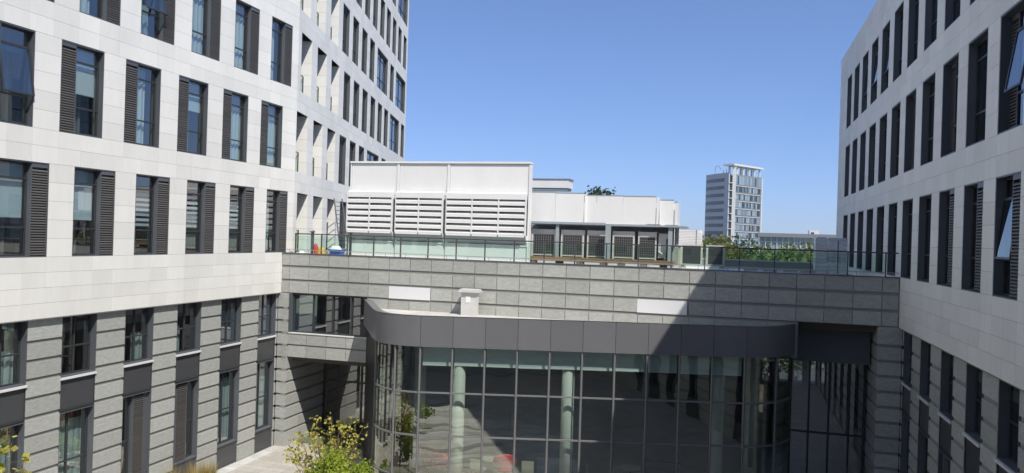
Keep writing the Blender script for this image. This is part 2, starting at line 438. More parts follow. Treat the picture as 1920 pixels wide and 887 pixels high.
cur3 = {-1: ('blind', 3), 0: ('blind', 4), 1: ('zebra', 1), 2: ('zebra', 2), 3: ('zebra', 3), 4: ('half', 8)}
cur2 = {0: ('blind', 12), 1: ('half', 13), 2: ('blind', 15), 3: ('full', 16), 4: ('full', 17), 0.5: None}
cur1 = {0: ('half', 21), 1: ('bundle', 22), 2: ('full', 23), 3: ('full', 24), 4: ('half', 25)}
for k in range(-3, 5):
    kit0.place(LB, (XL, oL3(k)[1], s3), rz, cur3.get(k))
    kit1.place(LB, (XL, oL2(k)[1], s2), rz, cur2.get(k), 9 if k == -1 else None)
    kit0.place(LB, (XL, oL3(k)[1], s1), rz, cur1.get(k), 14 if k == 1 else None)
    if k >= -1: kit1.place(LB, (XL, oL2(k)[1], s0), rz)
# rooms behind
b = mbs('room')
for z in (SOF-.3, s3-.1, s2-.1, s1-.1, s0-.1, TOP-.2):
    b.prism([(XL-.45, Y0), (XL-.45, A_[1]-.1), (-30.3, 66.6), (-42, 66.6), (-42, Y0)], z-.30, z)
b.build('floor_slab', LB)
b = mbs('room')
b.box(-27.2, -27.0, Y0, 36, SOF-.3, TOP-.6)
for i in range(11): b.box(-27.0, XL-.75, 4.9+2.775*i, 5.0+2.775*i, SOF, TOP-.5)
b.build('partition_wall', LB)
b = mbs('clad'); b.box(-42, XL-.43, Y0-.3, Y0, G, TOP); b.box(-42.3, -42, Y0-.3, 66.6, G, TOP); b.build('rear_wall', LB)

# wing with deep loggias and dark windows
wrows = []
nar = lambda s: (s, s+1.80)
rec = [(.52, 2.46), (3.52, 5.50), (6.55, 8.48)]
rec2 = [(.05, 2.00), (3.10, 5.02), (6.08, 7.98)]
r3 = rec+[nar(9.70+i*P_) for i in range(9)]
r2 = rec2+[nar(9.05), nar(11.84), nar(14.62), (17.36, 21.88), nar(23.05), nar(25.85), nar(28.6), nar(31.4)]
r1 = rec+[nar(9.70), nar(12.47), nar(15.25), nar(18.10), nar(20.9), nar(23.6), (26.3, 30.95), (32.1, 33.95)]
r0 = rec2+[nar(9.02), nar(11.78), nar(14.6), nar(17.3), (20.15, 24.60), nar(25.75), (28.58, 33.9)]
rm1 = rec+[nar(9.70), nar(12.42), nar(15.2), nar(18.0), nar(20.8), nar(23.5), nar(26.3), nar(29.15), nar(32.05)]
rm2 = rec2+[nar(9.0), nar(11.8), nar(14.6), nar(17.3), (20.15, 24.6), nar(25.7), (28.6, 33.9)]
WL = 34.35
b = mbs('clad', 'seam'); b.frame(A_, wd, wn)
facade(b, .01, WL, [(s3, t3, r3), (s2, t2, r2), (s1, t1, r1), (s0, t0, r0), (sm1, tm1, rm1), (sm2, tm2, rm2)], SOF, TOP)
b.build('wing_cladding', LB)
# loggia linings: tiled side walls, soffit, floor, balustrade
for (s, t_, ops) in ((s3, t3, rec), (s2, t2, rec2), (s1, t1, rec), (s0, t0, rec2), (sm1, tm1, rec), (sm2, tm2, rec2)):
    for a, c in ops:
        b = mbs('clad', 'seam', 'dmetal'); b.frame(A_, wd, wn)
        for e, sg in ((a, -1), (c, 1)):
            for j in range(5):
                z0 = s+(t_-s)*j/5; z1 = s+(t_-s)*(j+1)/5
                b.box(e-.02 if sg > 0 else e, e if sg > 0 else e+.02, -1.5, -.001, z0+.004, z1-.004, 0)
            b.box(e+.002*sg, e+.06*sg, -1.5, -.43, s, t_, 1)
        b.box(a+.001, c-.001, -1.55, -.02, t_, t_+.03, 1); b.box(a+.001, c-.001, -1.55, -.02, s-.03, s, 1)
        b.box(a-.05, c+.05, -1.60, -1.51, s, t_, 2)
        o = b.build('loggia', LB)
        f = mbs('rail'); f.frame(A_, wd, wn)
        f.box(a+.02, c-.02, -.46, -.41, s+1.08, s+1.13); f.box(a+.02, a+.06, -.46, -.41, s, s+1.08); f.box(c-.06, c-.02, -.46, -.41, s, s+1.08)
        f.build('balustrade_frame', o)
        g = mbs('gl_rail'); g.frame(A_, wd, wn); g.face([(a+.06, -.435, s+.03), (c-.06, -.435, s+.03), (c-.06, -.435, s+1.08), (a+.06, -.435, s+1.08)]); g.build('balustrade_glass', o)
kw = {}
rw = math.atan2(-wn[0], wn[1])
for (s, t_, ops) in ((s3, t3, r3), (s2, t2, r2), (s1, t1, r1), (s0, t0, r0), (sm1, tm1, rm1), (sm2, tm2, rm2)):
    for i, (a, c) in enumerate(ops[3:]):
        if s == s3 and i > 1: continue                       # hidden behind the louvred screen
        key = (round(c-a, 2), i % 2 if c-a < 2 else 0)
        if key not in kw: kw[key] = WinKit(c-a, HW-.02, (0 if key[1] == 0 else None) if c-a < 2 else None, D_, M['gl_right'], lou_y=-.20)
        kw[key].place(LB, (A_[0]+wd[0]*c, A_[1]+wd[1]*c, s), rw)
b = mbs('clad'); e = (A_[0]+wd[0]*WL, A_[1]+wd[1]*WL); b.frame(e, wd, wn); b.box(0.0, .25, -14, -.003, SOF, TOP); b.build('end_wall', LB)

# lower granite storeys of both blocks
GZ = [G, -9.95]+[-3.26-.605*k for k in range(10, -1, -1)]
def granite_courses(b, x0, x1, z0, z1, y=0, back=.30, joints=(), mi=0):
    """blocks with deep horizontal grooves; mi 0 stone, 1 groove"""
    zs = []; z = -3.20
    while z > z0+.25: zs.append(z); z -= .605
    edges = [z1]+[q for q in zs if q < z1-.1]+[z0]
    for i in range(len(edges)-1):
        hi = edges[i]-(0 if i == 0 else .125); lo = edges[i+1]
        X = [x0]+[j for j in sorted(joints) if x0+.1 < j < x1-.1]+[x1]
        for q in range(len(X)-1): b.box(X[q]+(.005 if q else 0), X[q+1]-(.005 if q < len(X)-2 else 0), y-.06, y, lo, hi, mi)
    b.box(x0+.002, x1-.002, y-back, y-.045, z0, z1, 1)
LWd = 1.47
def lower_bay_kit():
    b = mbs('dmetal', 'frame', 'sill', 'spandrel'); h1 = 2.09   # upper light, z from -5.20 to -3.11
    lining(b, LWd, h1, .34); bars(b, .035, LWd-.035, .035, h1-.035, [LWd/2], [h1*.47], -.24)
    b.box(-.0, LWd, -.2, .05, -.075, -.002, 2)
    up = b.mesh('window')
    s = mbs('spandrel', 'frame'); s.box(.02, LWd-.02, -.12, -.05, -1.09, -.085, 0); s.box(.0, LWd, -.14, -.02, -1.15, -1.095, 1)
    s.box(0, .018, -.13, -.02, -1.09, -.085, 1); s.box(LWd-.018, LWd, -.13, -.02, -1.09, -.085, 1)
    sp = s.mesh('spandrel_panel')
    b = mbs('dmetal', 'frame'); h2 = 3.30                        # lower light, z from -9.68 to -6.36
    lining(b, LWd, h2, .34); bars(b, .035, LWd-.035, .035, h2-.035, [LWd*.62], [h2*.47], -.24)
    lo = b.mesh('window')
    b = mbs('dmetal', 'frame'); lining(b, LWd, h2, .34); bars(b, .035, .62, .035, h2-.035, [], [h2*.47], -.24)
    loL = b.mesh('window')
    k = mbs('spandrel'); k.box(.01, LWd-.01, -.10, -.04, -.97, -.03); k.box(0, LWd, -.24, .0, -.028, -.002)
    bp = k.mesh('base_panel')
    l = mbs('louv', 'dmetal'); l.box(.62, LWd-.22, -.24, -.20, .04, h2-.04, 1); l.box(.62, .65, -.19, -.09, .04, h2-.04, 1); z = .06
    while z < h2-.12:
        l.box(.65, LWd-.30, -.17, -.10, z, z+.035, 0); z += .075
    l.box(LWd-.299, LWd-.04, -.19, -.13, .04, h2-.04, 1)
    lp = l.mesh('louvre_panel')
    return up, sp, lo, loL, bp, lp, h1, h2
UP, SP, LO, LOL, BP, LPN, h1_, h2_ = lower_bay_kit()
p_up = pane_mesh(.06, LWd-.06, .06, h1_-.06, -.275, M['gl_low']); p_lo = pane_mesh(.06, LWd-.06, .06, h2_-.06, -.275, M['gl_low']); p_lol = pane_mesh(.06, .60, .06, h2_-.06, -.275, M['gl_low'])
def lower_storeys(B, X, nx, starts, ya, yb, special, rot, far_first, flipx, curt):
    b = mbs('gran', 'groove'); b.frame((X, 0), (0, 1), (nx, 0))
    cur = ya
    for s in starts+[None]:
        e = s if s is not None else yb
        if e-cur > .05: granite_courses(b, cur, e, G, SOF-.03)
        if s is not None: cur = s+LWd
    b.build('granite_pier', B)
    for i, s in enumerate(starts):
        y = s+LWd if far_first else s
        o = put(UP, 'window', B, (X, y, -5.20), (0, 0, rot)); put(p_up, 'pane', o)
        if curt and i % 3 != 1: put(curtain_mesh(.1 if i % 2 else .75, .7 if i % 2 else 1.37, .05, 1.1, -.42, 40+i), 'curtain', o)
        put(SP, 'spandrel_panel', B, (X, y, -5.20), (0, 0, rot))
        kind = special.get(i, 0)
        if kind == 0:
            o = put(LO, 'window', B, (X, y, -9.68), (0, 0, rot)); put(p_lo, 'pane', o)
            if curt: put(curtain_mesh(.1, 1.3, .05, 2.9, -.44, 60+i, .03), 'curtain', o)
        else:
            m = (1, 1, 1)
            o = put(LOL, 'window', B, (X, y, -9.68), (0, 0, rot)); put(p_lol, 'pane', o); put(LPN, 'louvre_panel', o)
            if kind == 2:                                        # mirrored: louvre nearer the viewer
                o.scale = (-1, 1, 1); o.location.y += -LWd if far_first else LWd
        put(BP, 'base_panel', B, (X, y, -9.68), (0, 0, rot))
st = [20.60+P_*i for i in range(-4, 5)]
lower_storeys(LB, XL-.15, 1, st, Y0, 33.28, {5: 2, 6: 1}, -PI/2, True, False, True)
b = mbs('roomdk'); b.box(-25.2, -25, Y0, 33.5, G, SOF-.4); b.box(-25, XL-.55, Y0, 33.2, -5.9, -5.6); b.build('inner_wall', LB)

# ------------------------------------------------------------------ right office building
XR = 6.42
RB = thing('office_building', 'shaded grey stone office block on the right with open sashes and a flat roofline', 'office building')
oR = lambda k: (20.4295+k*P_, 20.4295+k*P_+W_)
b = mbs('clad', 'seam'); b.frame((XR, 0), (0, 1), (-1, 0))
rowsR = [(s3, t3, [oR(k) for k in range(-4, 11)]), (s2, t2, [oR(k) for k in range(-4, 11)]), (s1, t1, [oR(k) for k in range(-4, 11)])]
RTOP = 11.95
facade(b, Y0, 53.1, rowsR, SOF, RTOP)
b.box(Y0, 53.1, -.42, -.004, SOF-.03, SOF-.001, 1)
b.build('cladding', RB)
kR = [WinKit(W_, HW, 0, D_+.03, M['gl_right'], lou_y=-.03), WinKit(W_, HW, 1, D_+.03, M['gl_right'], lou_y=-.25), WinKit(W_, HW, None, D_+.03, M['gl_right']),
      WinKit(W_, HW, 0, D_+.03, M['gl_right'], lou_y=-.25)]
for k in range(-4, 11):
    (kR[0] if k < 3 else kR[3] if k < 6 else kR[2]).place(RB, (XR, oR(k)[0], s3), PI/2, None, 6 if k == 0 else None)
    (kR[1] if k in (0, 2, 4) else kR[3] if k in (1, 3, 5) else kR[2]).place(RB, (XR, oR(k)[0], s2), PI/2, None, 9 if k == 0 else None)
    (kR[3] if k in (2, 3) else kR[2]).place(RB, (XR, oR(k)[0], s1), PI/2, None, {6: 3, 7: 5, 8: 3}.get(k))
b = mbs('room')
for z in (SOF-.3, s3-.1, s2-.1, s1-.1, RTOP-.25): b.box(XR+.44, 24, Y0, 53, z-.3, z)
b.build('floor_slab', RB)
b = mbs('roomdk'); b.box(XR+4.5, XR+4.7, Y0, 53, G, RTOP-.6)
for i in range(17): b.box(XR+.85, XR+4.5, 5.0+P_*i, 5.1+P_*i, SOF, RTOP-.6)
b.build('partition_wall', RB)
b = mbs('clad'); b.box(XR+.43, 24, 52.85, 53.09, G, RTOP-.01); b.box(24, 24.3, Y0, 53.09, G, RTOP-.01); b.box(XR+.43, 24, Y0-.3, Y0, G, RTOP-.01); b.build('rear_wall', RB)
stR = [20.55+P_*i for i in range(-5, 5)]
lower_storeys(RB, XR+.15, -1, stR, Y0, 33.28, {6: 2, 7: 1, 4: 1}, PI/2, False, True, False)
b = mbs('roomdk'); b.box(XR+4, XR+4.2, Y0, 33.5, G, SOF-.4); b.box(XR+.55, XR+4, Y0, 33.2, -5.9, -5.6); b.build('inner_wall', RB)

# ------------------------------------------------------------------ podium building between the blocks
PB = thing('podium_building', 'low grey granite podium with a roof terrace, joining the two office blocks', 'podium')
YP = 33.3
b = mbs('gran', 'groove'); b.frame((0, YP), (1, 0), (0, -1))
jx = [-20.80+1.0633*k for k in range(0, 27)]
pz = [(-1.17, -1.735), (-1.87, -2.415), (-2.54, -3.075)]
for hi, lo in pz:
    X = [XL+.03]+[x for x in jx if x < XR-.1]+[XR-.03]
    for i in range(len(X)-1):
        if abs(hi+2.54) < .01 and (abs(X[i]+15.48) < .05 or abs(X[i]+14.42) < .05 or abs(X[i]+3.79) < .06 or abs(X[i]+2.72) < .06): continue
        b.box(X[i]+.013, X[i+1]-.013, -.05, 0, lo, hi)
b.box(XL+.02, XR-.02, -.5, -.04, -3.10, -1.2, 1)

X = [-16.5]+[x for x in jx if -16.2 < x < 2.4]+[2.62]
for i in range(len(X)-1): b.box(X[i]+.013, X[i+1]-.013, -.05, 0, -3.74, -3.19, 0)
b.box(-16.6, 2.7, -.5, -.04, -4.6, -3.11, 1)
b.build('granite_wall', PB)
b = mbs('rail'); b.box(XL+.02, XR-.01, YP-.03, YP+.5, -1.165, -1.135); b.build('parapet_cap', PB)
for x0 in (-15.47, -3.82):
    b = mbs('mortarpatch'); b.box(x0, x0+2.09, YP-.012, YP+.03, -3.09, -2.52); b.build('blank_panel', PB)
b = mbs('terrace', 'parap'); b.prism([(XL+.05, YP+.5), (XR-.01, YP+.5), (XR-.01, 53.0), (-26.3, 53.0)], -1.9, -1.5, 0)
b.prism([(XL+.05, YP+.48), (-26.3, 53.0), (XR-.01, 53.0), (XR-.01, YP+.48)], -3.09, -1.91, 0)
b.build('terrace_floor', PB)
b = mbs('parap', 'groove'); b.box(-10, XR-.03, 51.0, 51.4, -1.5, -1.09, 1); b.box(-10, XR-.03, 50.96, 51.44, -1.088, -1.02, 0); b.build('rear_parapet', PB)
# left window strip and the lintel over the passage
b = mbs('gran', 'groove'); b.frame((0, YP), (1, 0), (0, -1))
for hi, lo in ((-5.06, -5.60), (-5.69, -6.22)):
    X = [-20.80, -19.76, -18.69, -17.63, -16.45]
    for i in range(4): b.box(X[i]+.013, X[i+1]-.013, -.05, 0, lo, hi)
b.box(-20.8, -16.45, -.5, -.04, -6.22, -5.06, 1)
granite_courses(b, -21.38, -20.862, G, -3.11)
b.build('granite_lintel', PB)
b = mbs('dmetal', 'frame', 'sill'); b.frame((0, YP), (1, 0), (0, -1))
b.box(-20.795, -20.62, -.4, -.02, -5.05, -3.11, 0)
bars(b, -20.61, -16.4, -5.03, -3.12, [-19.5, -18.45, -17.45], [], -.12, .06, .08, 1)
b.box(-20.79, -16.45, -.24, .03, -5.075, -5.03, 2)
wo = b.build('window', PB)
g = mbs('gl_low'); g.frame((0, YP), (1, 0), (0, -1)); g.face([(-20.58, -.20, -5.0), (-16.42, -.20, -5.0), (-16.42, -.20, -3.15), (-20.58, -.20, -3.15)]); g.build('pane', wo)
b = mbs('roomdk'); b.box(-20.9, -16, 36.2, 36.4, -6.2, -3.1); b.box(-20.9, -16.0, YP+.3, 36.2, -6.2, -5.9); b.build('inner_wall', PB)
# passage side walls, soffit, doors
b = mbs('gran', 'groove'); b.frame((-20.80, 0), (0, 1), (1, 0)); granite_courses(b, YP-.0, 36.9, G, -6.225, joints=(34.5, 35.7)); granite_courses(b, YP-.0, YP+.4, -6.22, -3.11); b.build('passage_wall', PB)
b = mbs('roomdk'); b.box(-20.85, -16.3, YP+.5, 37.5, -6.5, -6.23); b.build('passage_soffit', PB)
b = mbs('frame'); b.frame((0, 37.0), (1, 0), (0, -1))
bars(b, -20.78, -16.2, G, -6.5, [-19.9, -18.6, -17.9, -17.2], [-8.0], 0, .09, .1, 0)
do = b.build('door_screen', PB)
g = mbs('gl_low'); g.frame((0, 37.04), (1, 0), (0, -1)); g.face([(-20.7, 0, G+.05), (-16.25, 0, G+.05), (-16.25, 0, -6.55), (-20.7, 0, -6.55)]); g.build('pane', do)
b = mbs('dmetal'); b.frame((0, 36.93), (1, 0), (0, -1)); b.box(-18.0, -17.96, -.0, .05, -9.8, -9.3); b.build('handle', do)
b = mbs('roomdk'); b.box(-24, -16, 42, 42.2, G, -6.3); b.box(-24, -23.8, 37.2, 42, G, -6.3); b.build('lobby_wall', PB)
# right passage
b = mbs('gran', 'groove'); b.frame((0, YP), (1, 0), (0, -1)); granite_courses(b, 5.72, 6.55, G, -3.11); b.build('granite_pier', PB)
b = mbs('gran', 'groove'); b.frame((5.69, 0), (0, 1), (-1, 0)); granite_courses(b, YP+.05, 46.19, G, -3.11); b.build('passage_wall', PB)
b = mbs('dmetal'); b.box(2.62, 5.62, 34.6, 34.75, -4.85, -3.41); b.build('soffit_shade_panel', PB)  # dark panel added in place of the shade on the passage soffit
b = mbs('frame'); b.frame((0, 35.4), (1, 0), (0, -1)); bars(b, 2.62, 5.62, G, -4.6, [3.4, 4.2, 5.0], [-8.0], 0, .08, .1, 0); do2 = b.build('door_screen', PB)
g = mbs('gl_low'); g.frame((0, 35.44), (1, 0), (0, -1)); g.face([(2.68, 0, G+.05), (5.56, 0, G+.05), (5.56, 0, -4.65), (2.68, 0, -4.65)]); g.build('pane', do2)
# ground floor volume behind the pavilion: ceiling, floor, back wall with openings to the greenery
b = mbs('ceil'); b.box(-16.2, 2.6, YP+.51, 46.4, -4.6, -4.45); b.build('hall_ceiling', PB)
b = mbs('roomdk'); b.box(2.61, 5.68, YP+.51, 46.2, -3.4, -3.12); b.build('passage_ceiling', PB)
b = mbs('floor_in'); b.prism([(-15.6, YP+3), (-13.9, 29.2), (-12.3, 28.2), (1.0, 31.6), (2.4, YP), (2.6, 35.5), (5.6, 35.5), (5.6, 46.4), (-15.6, 46.4)], G, G+.42); b.build('hall_floor', PB)
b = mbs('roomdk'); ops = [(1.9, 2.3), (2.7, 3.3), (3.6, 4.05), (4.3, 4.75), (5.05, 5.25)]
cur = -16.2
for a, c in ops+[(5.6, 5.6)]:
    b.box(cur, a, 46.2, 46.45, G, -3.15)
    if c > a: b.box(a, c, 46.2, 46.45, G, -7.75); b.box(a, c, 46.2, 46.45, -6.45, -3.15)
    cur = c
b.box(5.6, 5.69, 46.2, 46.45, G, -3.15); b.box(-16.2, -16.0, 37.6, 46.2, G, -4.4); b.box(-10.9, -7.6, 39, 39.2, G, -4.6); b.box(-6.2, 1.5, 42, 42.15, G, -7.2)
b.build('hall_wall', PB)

# ------------------------------------------------------------------ curved glass pavilion
PV = thing('glass_pavilion', 'curved glass pavilion with a dark grey metal fascia in front of the granite podium', 'pavilion')
T15 = math.tan(math.atan2(3.28, 12.25))
front = [(-11.54+1.222*k, 27.86+1.222*k*T15) for k in range(0, 11)]
plan = [(-16.72, YP-.01), (-15.60, 31.45), (-14.62, 29.82), (-14.05, 28.93), (-13.66, 28.43), (-13.20, 28.07), (-12.65, 27.86), (-12.10, 27.80)]+front+[(1.45, 31.52), (1.95, 32.02), (2.32, 32.62), (2.6, YP-.01)]
def offset(pl, d):
    out = []
    for i, p in enumerate(pl):
        a = Vector(pl[max(i-1, 0)]); c = Vector(pl[min(i+1, len(pl)-1)]); t = (c-a).normalized()
        n = Vector((-t.y, t.x))                                  # towards the podium
        out.append((p[0]+n.x*d, p[1]+n.y*d))
    out[0] = (pl[0][0]+d, pl[0][1]); out[-1] = (pl[-1][0]-d, pl[-1][1])
    return out
FT, FB = -3.20, -4.40
def strip(b, pl, pl2, za, zb, mi=0, tone=.5):
    for i in range(len(pl)-1): b.face([(*pl[i], za), (*pl[i+1], za), (*pl2[i+1], zb), (*pl2[i], zb)], mi, tone)
def subdiv(pl, n=4):
    out = []
    for i in range(len(pl)-1):
        p0, p1, p2, p3 = (Vector(pl[max(i-1, 0)]), Vector(pl[i]), Vector(pl[i+1]), Vector(pl[min(i+2, len(pl)-1)]))
        for k in range(n):
            t = k/n; q = .5*((2*p1)+(p2-p0)*t+(2*p0-5*p1+4*p2-p3)*t*t+(3*p1-p0-3*p2+p3)*t**3); out.append((q.x, q.y))
    return out+[pl[-1]]
# fascia: one panel per bay, 12 mm joints
segs = [(0, 3), (3, 8)]+[(8+k, 9+k) for k in range(10)]+[(18, 22)]
inner = offset(plan, .30)
for a, c in segs:
    pts = subdiv(plan[max(a-1, 0):c+2], 4)
    lo = 4 if a > 0 else 0; n = (c-a)*4
    pts = pts[lo:lo+n+1]
    u = Vector((pts[1][0]-pts[0][0], pts[1][1]-pts[0][1])).normalized()*.007; v = Vector((pts[-1][0]-pts[-2][0], pts[-1][1]-pts[-2][1])).normalized()*.007
    pts[0] = (pts[0][0]+u.x, pts[0][1]+u.y); pts[-1] = (pts[-1][0]-v.x, pts[-1][1]-v.y)
    b = mbs('fascia'); tn = random.random(); ip = offset(pts, .05) if len(pts) > 2 else [(p[0], p[1]+.05) for p in pts]
    t0_ = Vector((pts[1][0]-pts[0][0], pts[1][1]-pts[0][1])).normalized(); t1_ = Vector((pts[-1][0]-pts[-2][0], pts[-1][1]-pts[-2][1])).normalized()
    ip[0] = (pts[0][0]-t0_.y*.05, pts[0][1]+t0_.x*.05); ip[-1] = (pts[-1][0]-t1_.y*.05, pts[-1][1]+t1_.x*.05)
    strip(b, pts, pts, FB, FT, 0, tn); strip(b, ip[::-1], ip[::-1], FB, FT, 0, tn)
    strip(b, ip, pts, FB, FB, 0, tn)
    for e in (0, -1): b.face([(*pts[e], FB), (*ip[e], FB), (*ip[e], FT), (*pts[e], FT)], 0, tn)
    b.build('fascia_panel', PV)
sp_ = subdiv(plan, 4)
o1, o2, o3 = offset(sp_, .0), offset(sp_, .33), offset(sp_, .06)
b = mbs('fascia', 'groove')
strip(b, offset(sp_, -.015), o2, FT+.012, FT-.012, 0); strip(b, o2, o2, FT-.012, -3.62, 0)
strip(b, o3, o3, FB+.02, FT-.02, 1)
b.build('coping', PV)
b = mbs('roofmem'); b.prism([(p[0], p[1]) for p in o2], -3.75, -3.60); b.build('roof', PV)
b = mbs('dmetal'); oi = offset(sp_, .9); strip(b, o3, oi, FB+.0, FB+.0, 0); b.build('eaves_soffit', PV)
b = mbs('ceil'); b.prism([(p[0], p[1]) for p in oi], -4.43, -4.37); b.build('ceiling', PV)
# ribbed dark side wall
b = mbs('ribbed'); a0, a1 = Vector((-16.55, YP-.02)), Vector((-14.02, 29.08)); dv = (a1-a0); ln = dv.length; dv.normalize(); nv = (dv.y, -dv.x)
b.frame(a0, dv, nv); b.box(0, ln, -.2, -.06, G, FB+.01)
q = .02
while q < ln-.1: b.box(q, q+.09, -.055, 0, G, FB); q += .17
b.build('ribbed_wall', PV)
# glazing: inset line, curved corner panes, straight bays
gl = offset(plan, .13)
bays = [(3, 6), (6, 8)]+[(8+k, 9+k) for k in range(10)]+[(18, 20), (20, 22)]
TZ = (-6.20, -7.88, -9.50)
for a, c in bays:
    pts = subdiv(gl[max(a-1, 0):c+2], 4); pts = pts[4:4+(c-a)*4+1] if c-a > 1 else [gl[a], gl[c]]
    jit = [(random.uniform(-.012, .012), random.uniform(-.012, .012)) for _ in (0, 1)]
    top_ = [(q[0]+jit[0][0]*.3, q[1]+jit[0][1]) for q in pts]; bot_ = [(q[0]+jit[1][0]*.3, q[1]+jit[1][1]) for q in pts]
    g = mbs('gl_pav'); strip(g, bot_, top_, G+.05, FB, 0); g.build('glass_panel', PV, smooth=True)
    for z in TZ:
        t = mbs('mull'); fo = offset(pts, -.05) if len(pts) > 2 else None
        if fo is None:
            d = Vector((pts[1][0]-pts[0][0], pts[1][1]-pts[0][1])).normalized(); fo = [(p[0]+d.y*.05, p[1]-d.x*.05) for p in pts]
            bo = [(p[0]-d.y*.05, p[1]+d.x*.05) for p in pts]
        else:
            fo[0] = (pts[0][0], pts[0][1]-.05); fo[-1] = (pts[-1][0], pts[-1][1]-.05); bo = offset(pts, .05)
            bo[0] = (pts[0][0], pts[0][1]+.05); bo[-1] = (pts[-1][0], pts[-1][1]+.05)
        strip(t, fo, fo, z-.028, z+.028); strip(t, fo, bo, z+.028, z+.028); strip(t, bo, fo, z-.028, z-.028); strip(t, bo[::-1], bo[::-1], z-.028, z+.028)
        t.build('transom', PV)
for i in (3, 6)+tuple(range(8, 19))+(20,):
    p = gl[i]; b = mbs('mull'); b.tube([(p[0], p[1]-.045, G), (p[0], p[1]-.045, FB+.02)], .043, 10); b.build('mullion', PV, smooth=False)
bl = offset(plan, .42)
for k in range(8, 18):
    (xa, ya), (xb, yb) = bl[k], bl[k+1]; d = Vector((xb-xa, yb-ya)).normalized(); n = (d.y, -d.x)
    b = mbs('blind', 'blindrail'); b.frame((xa, ya), d, n); L_ = 1.262
    zb = -5.12-.05*random.random()
    b.box(.05, L_-.05, -.008, .0, zb, -4.44, 0); b.box(.05, L_-.05, -.02, .02, zb-.04, zb, 1); b.build('roller_blind', PV)
for cx, cy in ((-10.26, 28.9), (-6.08, 30.05), (-.35, 31.6), (1.0, 34.2), (-13.0, 31.5)):
    b = mbs('column'); b.tube([(cx, cy, G), (cx, cy, FB)], .25, 24); b.build('column', PV, smooth=True)
# vent box standing on the pavilion roof against the podium
VB = thing('roof_vent', 'small grey vent box with a wide flat cap standing on the pavilion roof', 'vent')
b = mbs('whitedull'); b.box(-11.60, -10.90, 32.6, 33.0, -3.6, -2.56); b.build('housing', VB)
b = mbs('whitedull'); b.box(-11.70, -10.78, 32.48, 33.1, -2.56, -2.47); b.prism([(-11.66, 32.51), (-10.82, 32.51), (-10.82, 33.07), (-11.66, 33.07)], -2.47, -2.42); b.build('cap', VB)
b = mbs('foam'); b.box(-11.38, -11.16, 32.585, 32.60, -3.02, -2.72); b.build('label_plate', VB)

# ------------------------------------------------------------------ building behind the viewpoint (mirrored in the glass)
CB = thing('office_building', 'pale stone office block behind the viewpoint closing the near end of the courtyard', 'office building')
b = mbs('clad', 'seam'); b.frame((0, -.6), (1, 0), (0, 1))
ro = [(-19+P_*k, -19+P_*k+W_) for k in range(9)]
facade(b, XL-.6, XR+.6, [(s3, t3, ro), (s2, t2, ro), (s1, t1, ro)], SOF, RTOP)
b.build('cladding', CB)
b = mbs('gran', 'groove'); b.frame((0, -.75), (1, 0), (0, 1)); granite_courses(b, XL-.6, XR+.6, G, SOF); b.build('granite_base', CB)
for s in (s3, s2, s1):
    for a, c in ro: kR[2].place(CB, (c, -.6, s), 0)
for o in list(CB.children):
    if o.name.startswith('window'): o.rotation_euler = (0, 0, 0); o.location.x -= W_
b = mbs('roomdk'); b.box(XL-.6, XR+.6, -6, -1.6, SOF, RTOP); b.build('core', CB)

# ------------------------------------------------------------------ terrace railing
RL = thing('terrace_railing', 'glass balustrade with slim dark posts running along the podium roof edge', 'railing')
px = [-20.70, -19.27]+[-17.87+1.4*i for i in range(18)]
for x in px:
    b = mbs('rail'); b.box(x-.025, x+.025, 33.57, 33.63, -1.14, -.22); b.build('post', RL)
b = mbs('rail'); b.box(-20.73, 6.38, 33.565, 33.635, -.22, -.165); b.box(-20.73, -20.67, 33.64, 35.2, -.22, -.165); b.build('top_rail', RL)
for x0, x1 in zip(px, px[1:]):
    g = mbs('gl_rail'); g.face([(x0+.04, 33.6, -1.06), (x1-.04, 33.6, -1.06), (x1-.04, 33.6, -.27), (x0+.04, 33.6, -.27)]); g.build('glass_panel', RL)
for x, y in ((-20.7, 35.15), (-18.6, 35.3)):
    b = mbs('rail'); b.box(x-.05, x+.05, y-.05, y+.05, -1.5, -.10); b.box(x-.12, x+.12, y-.07, y+.07, -.10, -.05); b.build('gate_post', RL)
LS = thing('lightning_strap', 'thin pale metal strap on short stubs along the top of the granite parapet', 'metal strap')
b = mbs('strap'); b.box(XL+.1, XR-.05, 33.40, 33.415, -.985, -.955); b.build('strap', LS)
for i in range(27):
    x = -20.9+1.03*i; b = mbs('strap'); b.box(x-.01, x+.01, 33.398, 33.417, -1.135, -.986); b.build('stub', LS)

